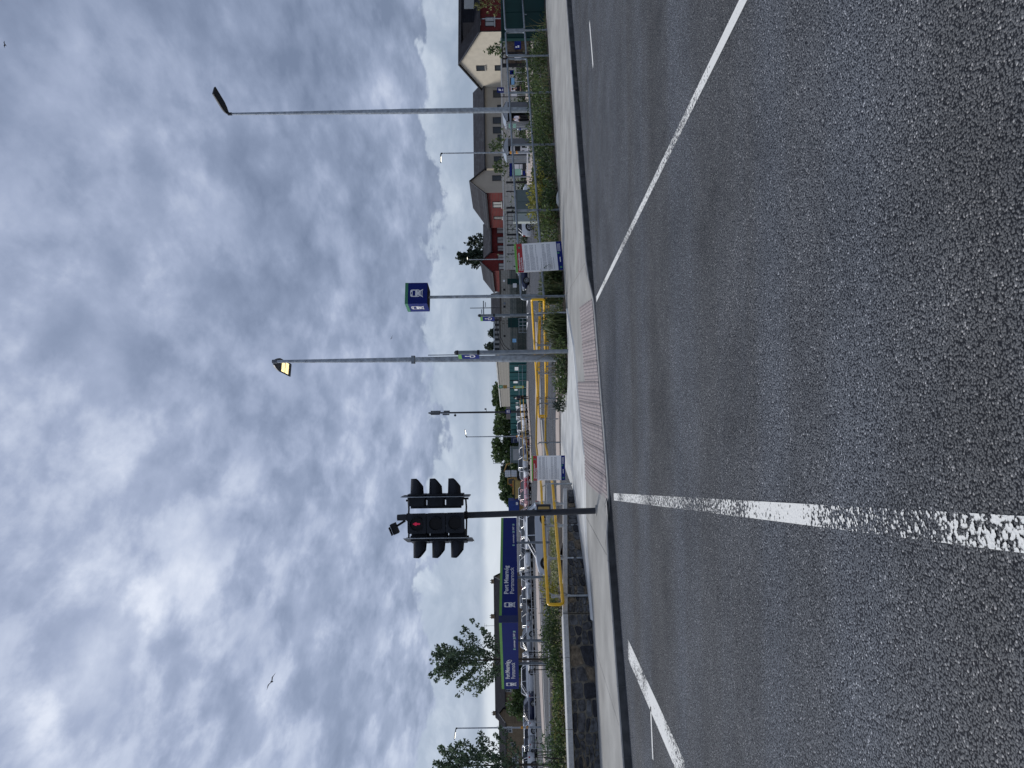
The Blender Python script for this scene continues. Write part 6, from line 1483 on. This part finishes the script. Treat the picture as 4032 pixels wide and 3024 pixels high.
# signs on the right
ps = thing('parking_sign', 'blue square sign with white symbol on a thin pole, left of the cream gable', 'sign', base_r(354, 60)); m = MB(); m.cyl((-.22, .04, 0), (-.22, .04, 2.6), .03, .03, 8); m.build('pole', galv, ps)
m = MB(); m.plate(rrect(.44, .56, .03, .0, 2.55, 3), -.02, 0); m.build('plate', blue, ps); m = MB(); m.plate([(-.10, 2.48), (.08, 2.52), (.12, 2.74), (-.06, 2.70)], -.026, -.021); m.plate([(-.1, 2.34), (.1, 2.34), (.1, 2.40), (-.1, 2.40)], -.026, -.021); m.build('symbol', white, ps)
def poster(label, y, x, Y_, w, h, parts):
    v = A(x, y, Y_); t = thing('poster_panel', label, 'poster', (v.x, Y_, v.z - h / 2), 0, 'posters along the right-hand path'); m = MB(); m.plate(rrect(w, h, .01, 0, h / 2, 3), -.01, .02); m.build('board', dkgrey, t)
    m = MB(); m.cyl((0, .05, -v.z + h / 2 + Hc(10)), (0, .05, 0), .035, .035, 6); m.build('post', galv, t)
    for (x0, z0, x1, z1, mm) in parts: m = MB(); m.plate([(x0 * w, z0 * h), (x1 * w, z0 * h), (x1 * w, z1 * h), (x0 * w, z1 * h)], -.018, -.011); m.build('print', mm, t)
poster('dark poster with pale square and lime lower edge near the timber store', 285, 2016, 62, .38, .42, [(-.45, .16, .45, .95, blue), (-.25, .25, .2, .6, white), (-.5, 0, .5, .14, green)])
poster('pale blue poster left of the lime-edged poster', 320, 2017, 62, .60, .40, [(-.48, .05, .48, .72, cyanp), (-.48, .75, .48, .97, dkgrey)])
poster('white poster with red header behind the dark-haired person', 352, 2019, 64, .36, .55, [(-.48, .03, .48, .84, white), (-.48, .86, .48, .98, red_p)])
poster('white poster behind the railing post, right of the black thin pole', 374, 2024, 64, .30, .55, [(-.48, .03, .48, .97, white)])
tp = thing('thin_pole', 'thin black pole right of the right-hand shelter', 'pole', base_r(381, 63)); m = MB(); m.cyl((0, 0, 0), (0, 0, 2.6), .035, .035, 6); m.build('shaft', blk_m, tp); m = MB(); m.box((.1, 0, 2.3), (.22, .08, .08)); m.build('bracket', blk_m, tp)

# people
def person(label, loc, rz, H_, mt_top, mt_leg, pose='stand', bag=None):
    t = thing('person', label, 'person', loc, rz); k = H_ / 1.75
    J = {'pel': (0, 0, .93), 'ch': (0, .0, 1.30), 'nk': (0, 0, 1.48), 'hd0': (0, -.01, 1.56), 'hd1': (0, -.015, 1.66)}
    lean = .28 if pose == 'bend' else 0
    for n_ in ('ch', 'nk', 'hd0', 'hd1'): x, y, z = J[n_]; J[n_] = (x, y - lean * (z - .93) * 1.4, z - lean * (z - .93) * .35)
    def skinned(name, verts, edges, radii, m_, sub=1):
        me = bpy.data.meshes.new(name); me.from_pydata([tuple(c * k for c in v) for v in verts], edges, []); o = bpy.data.objects.new(name, me); col.objects.link(o)
        md = o.modifiers.new('skin', 'SKIN'); 
        for i, r in enumerate(radii): me.skin_vertices[0].data[i].radius = (r[0] * k, r[1] * k) if isinstance(r, tuple) else (r * k, r * k)
        me.skin_vertices[0].data[0].use_root = True; s = o.modifiers.new('sub', 'SUBSURF'); s.levels = s.render_levels = sub
        bpy.context.view_layer.update(); me2 = bpy.data.meshes.new_from_object(o.evaluated_get(bpy.context.evaluated_depsgraph_get())); bpy.data.objects.remove(o)
        me2.materials.clear(); me2.materials.append(m_); me2.polygons.foreach_set('use_smooth', [True] * len(me2.polygons)); ob = bpy.data.objects.new(name, me2); col.objects.link(ob); ob.parent = t; return ob
    ch = J['ch']; st = .16 if pose != 'walk' else .2
    V_ = [J['pel'], ch, J['nk'], J['hd0'], J['hd1'], (-.18, ch[1], 1.40 - lean * .15), (-.24, ch[1] - .02, 1.12), (-.22, ch[1] - .14, .92), (.18, ch[1], 1.40 - lean * .15), (.24, ch[1] - .02, 1.12), (.22, ch[1] - .14, .92), (-.09, 0, .86), (-.10, -.03, .48), (-.10, .0, .08), (-.10, -.12, .04), (.09, 0, .86), (.11, .02, .48), (.12, .06, .08), (.12, -.06, .04)]
    E = [(0, 1), (1, 2), (2, 3), (3, 4), (1, 5), (5, 6), (6, 7), (1, 8), (8, 9), (9, 10), (0, 11), (11, 12), (12, 13), (13, 14), (0, 15), (15, 16), (16, 17), (17, 18)]
    skinned('body', V_, E, [(.15, .11), (.17, .12), .055, .085, .09, .06, .045, .035, .06, .045, .035, .09, .07, .05, .035, .09, .07, .05, .035], skin)
    skinned('top', [J['pel'], ch, (0, J['nk'][1] * .9, 1.44), V_[5], V_[6], (-.23, ch[1] - .10, .98), V_[8], V_[9], (.23, ch[1] - .10, .98)], [(0, 1), (1, 2), (1, 3), (3, 4), (4, 5), (1, 6), (6, 7), (7, 8)], [(.175, .13), (.20, .145), .075, .08, .062, .05, .08, .062, .05], mt_top)
    skinned('trousers', [(0, 0, .95), V_[11], V_[12], (-.10, 0, .10), V_[15], V_[16], (.12, .05, .10)], [(0, 1), (1, 2), (2, 3), (0, 4), (4, 5), (5, 6)], [(.165, .125), .105, .085, .068, .105, .085, .068], mt_leg)
    h = J['hd1']; m = MB(); bm = bmesh.new(); bmesh.ops.create_uvsphere(bm, u_segments=10, v_segments=8, radius=.115 * k)
    m.add([((v.co.x) + h[0] * k, v.co.y * 1.05 + (h[1] + .02) * k, v.co.z * .95 + (h[2] + .035) * k) for v in bm.verts], [tuple(v.index for v in f.verts) for f in bm.faces], True); bm.free(); m.build('hair', cloth_b, t)
    if bag: m = MB(); m.plate(rrect(.32 * k, .45 * k, .08 * k, 0, 1.2 * k, 4), .12 * k, .30 * k); m.build('backpack', bag, t)
    return t
person('person in black with a backpack standing in the car park before the green hoarding', (LX(1566, 86), 86, Hc(-1.6)), R(200), 1.82, cloth_b, cloth_b, 'stand', bag_m)
person('person in a white shirt and black trousers bending inside the right-hand shelter', (LX(462, 65.4), 65.4, -.15), R(-60), 1.75, cloth_w, cloth_b, 'bend')
person('dark-haired person in dark clothes beside the red-headed white poster', (LX(350, 61), 61, -.15), R(20), 1.6, cloth_b, cloth_b, 'stand')

# ------------------------------------------------------------------ small things
lt = bedpt(776, .08); t = thing('litter', 'crumpled white plastic litter at the pavement edge under the railing', 'litter', (lt.x - .1, lt.y - .10, .12), R(30)); rnd = random.Random(3); m = MB(); n = 12
P = [(.34 * math.cos(2 * math.pi * i / n) * rnd.uniform(.7, 1.1), .09 * math.sin(2 * math.pi * i / n) * rnd.uniform(.7, 1.1), .005) for i in range(n)] + [(.2 * math.cos(2 * math.pi * i / n) * rnd.uniform(.6, 1.1), .05 * math.sin(2 * math.pi * i / n), .05 * rnd.uniform(.5, 1.5)) for i in range(n)] + [(0, 0, .07)]
m.add(P, [(i, (i + 1) % n, n + (i + 1) % n, n + i) for i in range(n)] + [(n + i, n + (i + 1) % n, 2 * n) for i in range(n)]); m.build('plastic', white, t)
def bird(label, x, y, Y_, s, roll):
    v = A(x, y, Y_); t = thing('bird', label, 'bird', v, 0, 'birds in flight'); t.rotation_euler = (0, roll, R(20)); m = MB()
    m.tube([(0, -.30 * s, 0), (0, -.15 * s, .0), (0, .1 * s, .0), (0, .34 * s, 0)], [.02 * s, .07 * s, .06 * s, .02 * s], 6); m.build('body', birdm, t)
    for q in (-1, 1):
        m = MB(); m.add([(q * .04 * s, -.10 * s, .02), (q * .32 * s, -.16 * s, .13 * s), (q * .75 * s, .02 * s, .05 * s), (q * .33 * s, .06 * s, .12 * s), (q * .04 * s, .12 * s, .02)], [(0, 1, 3, 4), (1, 2, 3)])
        m.add([(q * .04 * s, -.10 * s, .005), (q * .32 * s, -.16 * s, .115 * s), (q * .75 * s, .02 * s, .045 * s), (q * .33 * s, .06 * s, .105 * s), (q * .04 * s, .12 * s, .005)], [(4, 3, 1, 0), (3, 2, 1)]); m.build('wing', birdm, t)
bird('gull gliding high over the car park on the left, wings spread', 1070, 2684, 60, 1.0, R(25))
bird('tiny distant bird above the blue cube sign', 1543, 1330, 90, .5, R(20))
bird('distant bird near the top right corner of the sky', 20, 175, 60, .55, R(-15))

# ------------------------------------------------------------------ pieces that were built together become parts of their own
def split_islands(o):
    me = o.data; n = len(me.vertices); par = list(range(n))
    def find(i):
        while par[i] != i: par[i] = par[par[i]]; i = par[i]
        return i
    for p in me.polygons:
        vs_ = list(p.vertices); r = find(vs_[0])
        for v in vs_[1:]: par[find(v)] = r
    seen = {}
    for v in me.vertices:
        k = (round(v.co.x, 5), round(v.co.y, 5), round(v.co.z, 5))
        if k in seen: par[find(v.index)] = find(seen[k])
        else: seen[k] = v.index
    groups = {}
    for p in me.polygons: groups.setdefault(find(p.vertices[0]), []).append(p)
    if len(groups) < 2 or len(groups) > 40: return
    first = True
    for ps in groups.values():
        ids = sorted({v for p in ps for v in p.vertices}); mp = {v: i for i, v in enumerate(ids)}
        nm = bpy.data.meshes.new(me.name); nm.from_pydata([me.vertices[v].co[:] for v in ids], [], [[mp[v] for v in p.vertices] for p in ps])
        nm.polygons.foreach_set('use_smooth', [p.use_smooth for p in ps])
        for m_ in me.materials: nm.materials.append(m_)
        if first: o.data = nm; first = False
        else: c = o.copy(); c.data = nm; col.objects.link(c)
SPLIT = {'logo', 'footer_print', 'orange_band', 'handle', 'lock', 'poster', 'print', 'symbol', 'keyhole', 'sign_print', 'printed_panel', 'screen', 'end_plate', 'wheel_arch', 'oven', 'panel', 'cab_window', 'bracket', 'cap', 'dish'}
for o in list(bpy.data.objects):
    if o.type == 'MESH' and o.parent and o.name.split('.')[0] in SPLIT: split_islands(o)
for o in bpy.data.objects:
    if o.type == 'MESH' and o.name.split('.')[0] == 'printed_lines': o['kind'] = 'stuff'
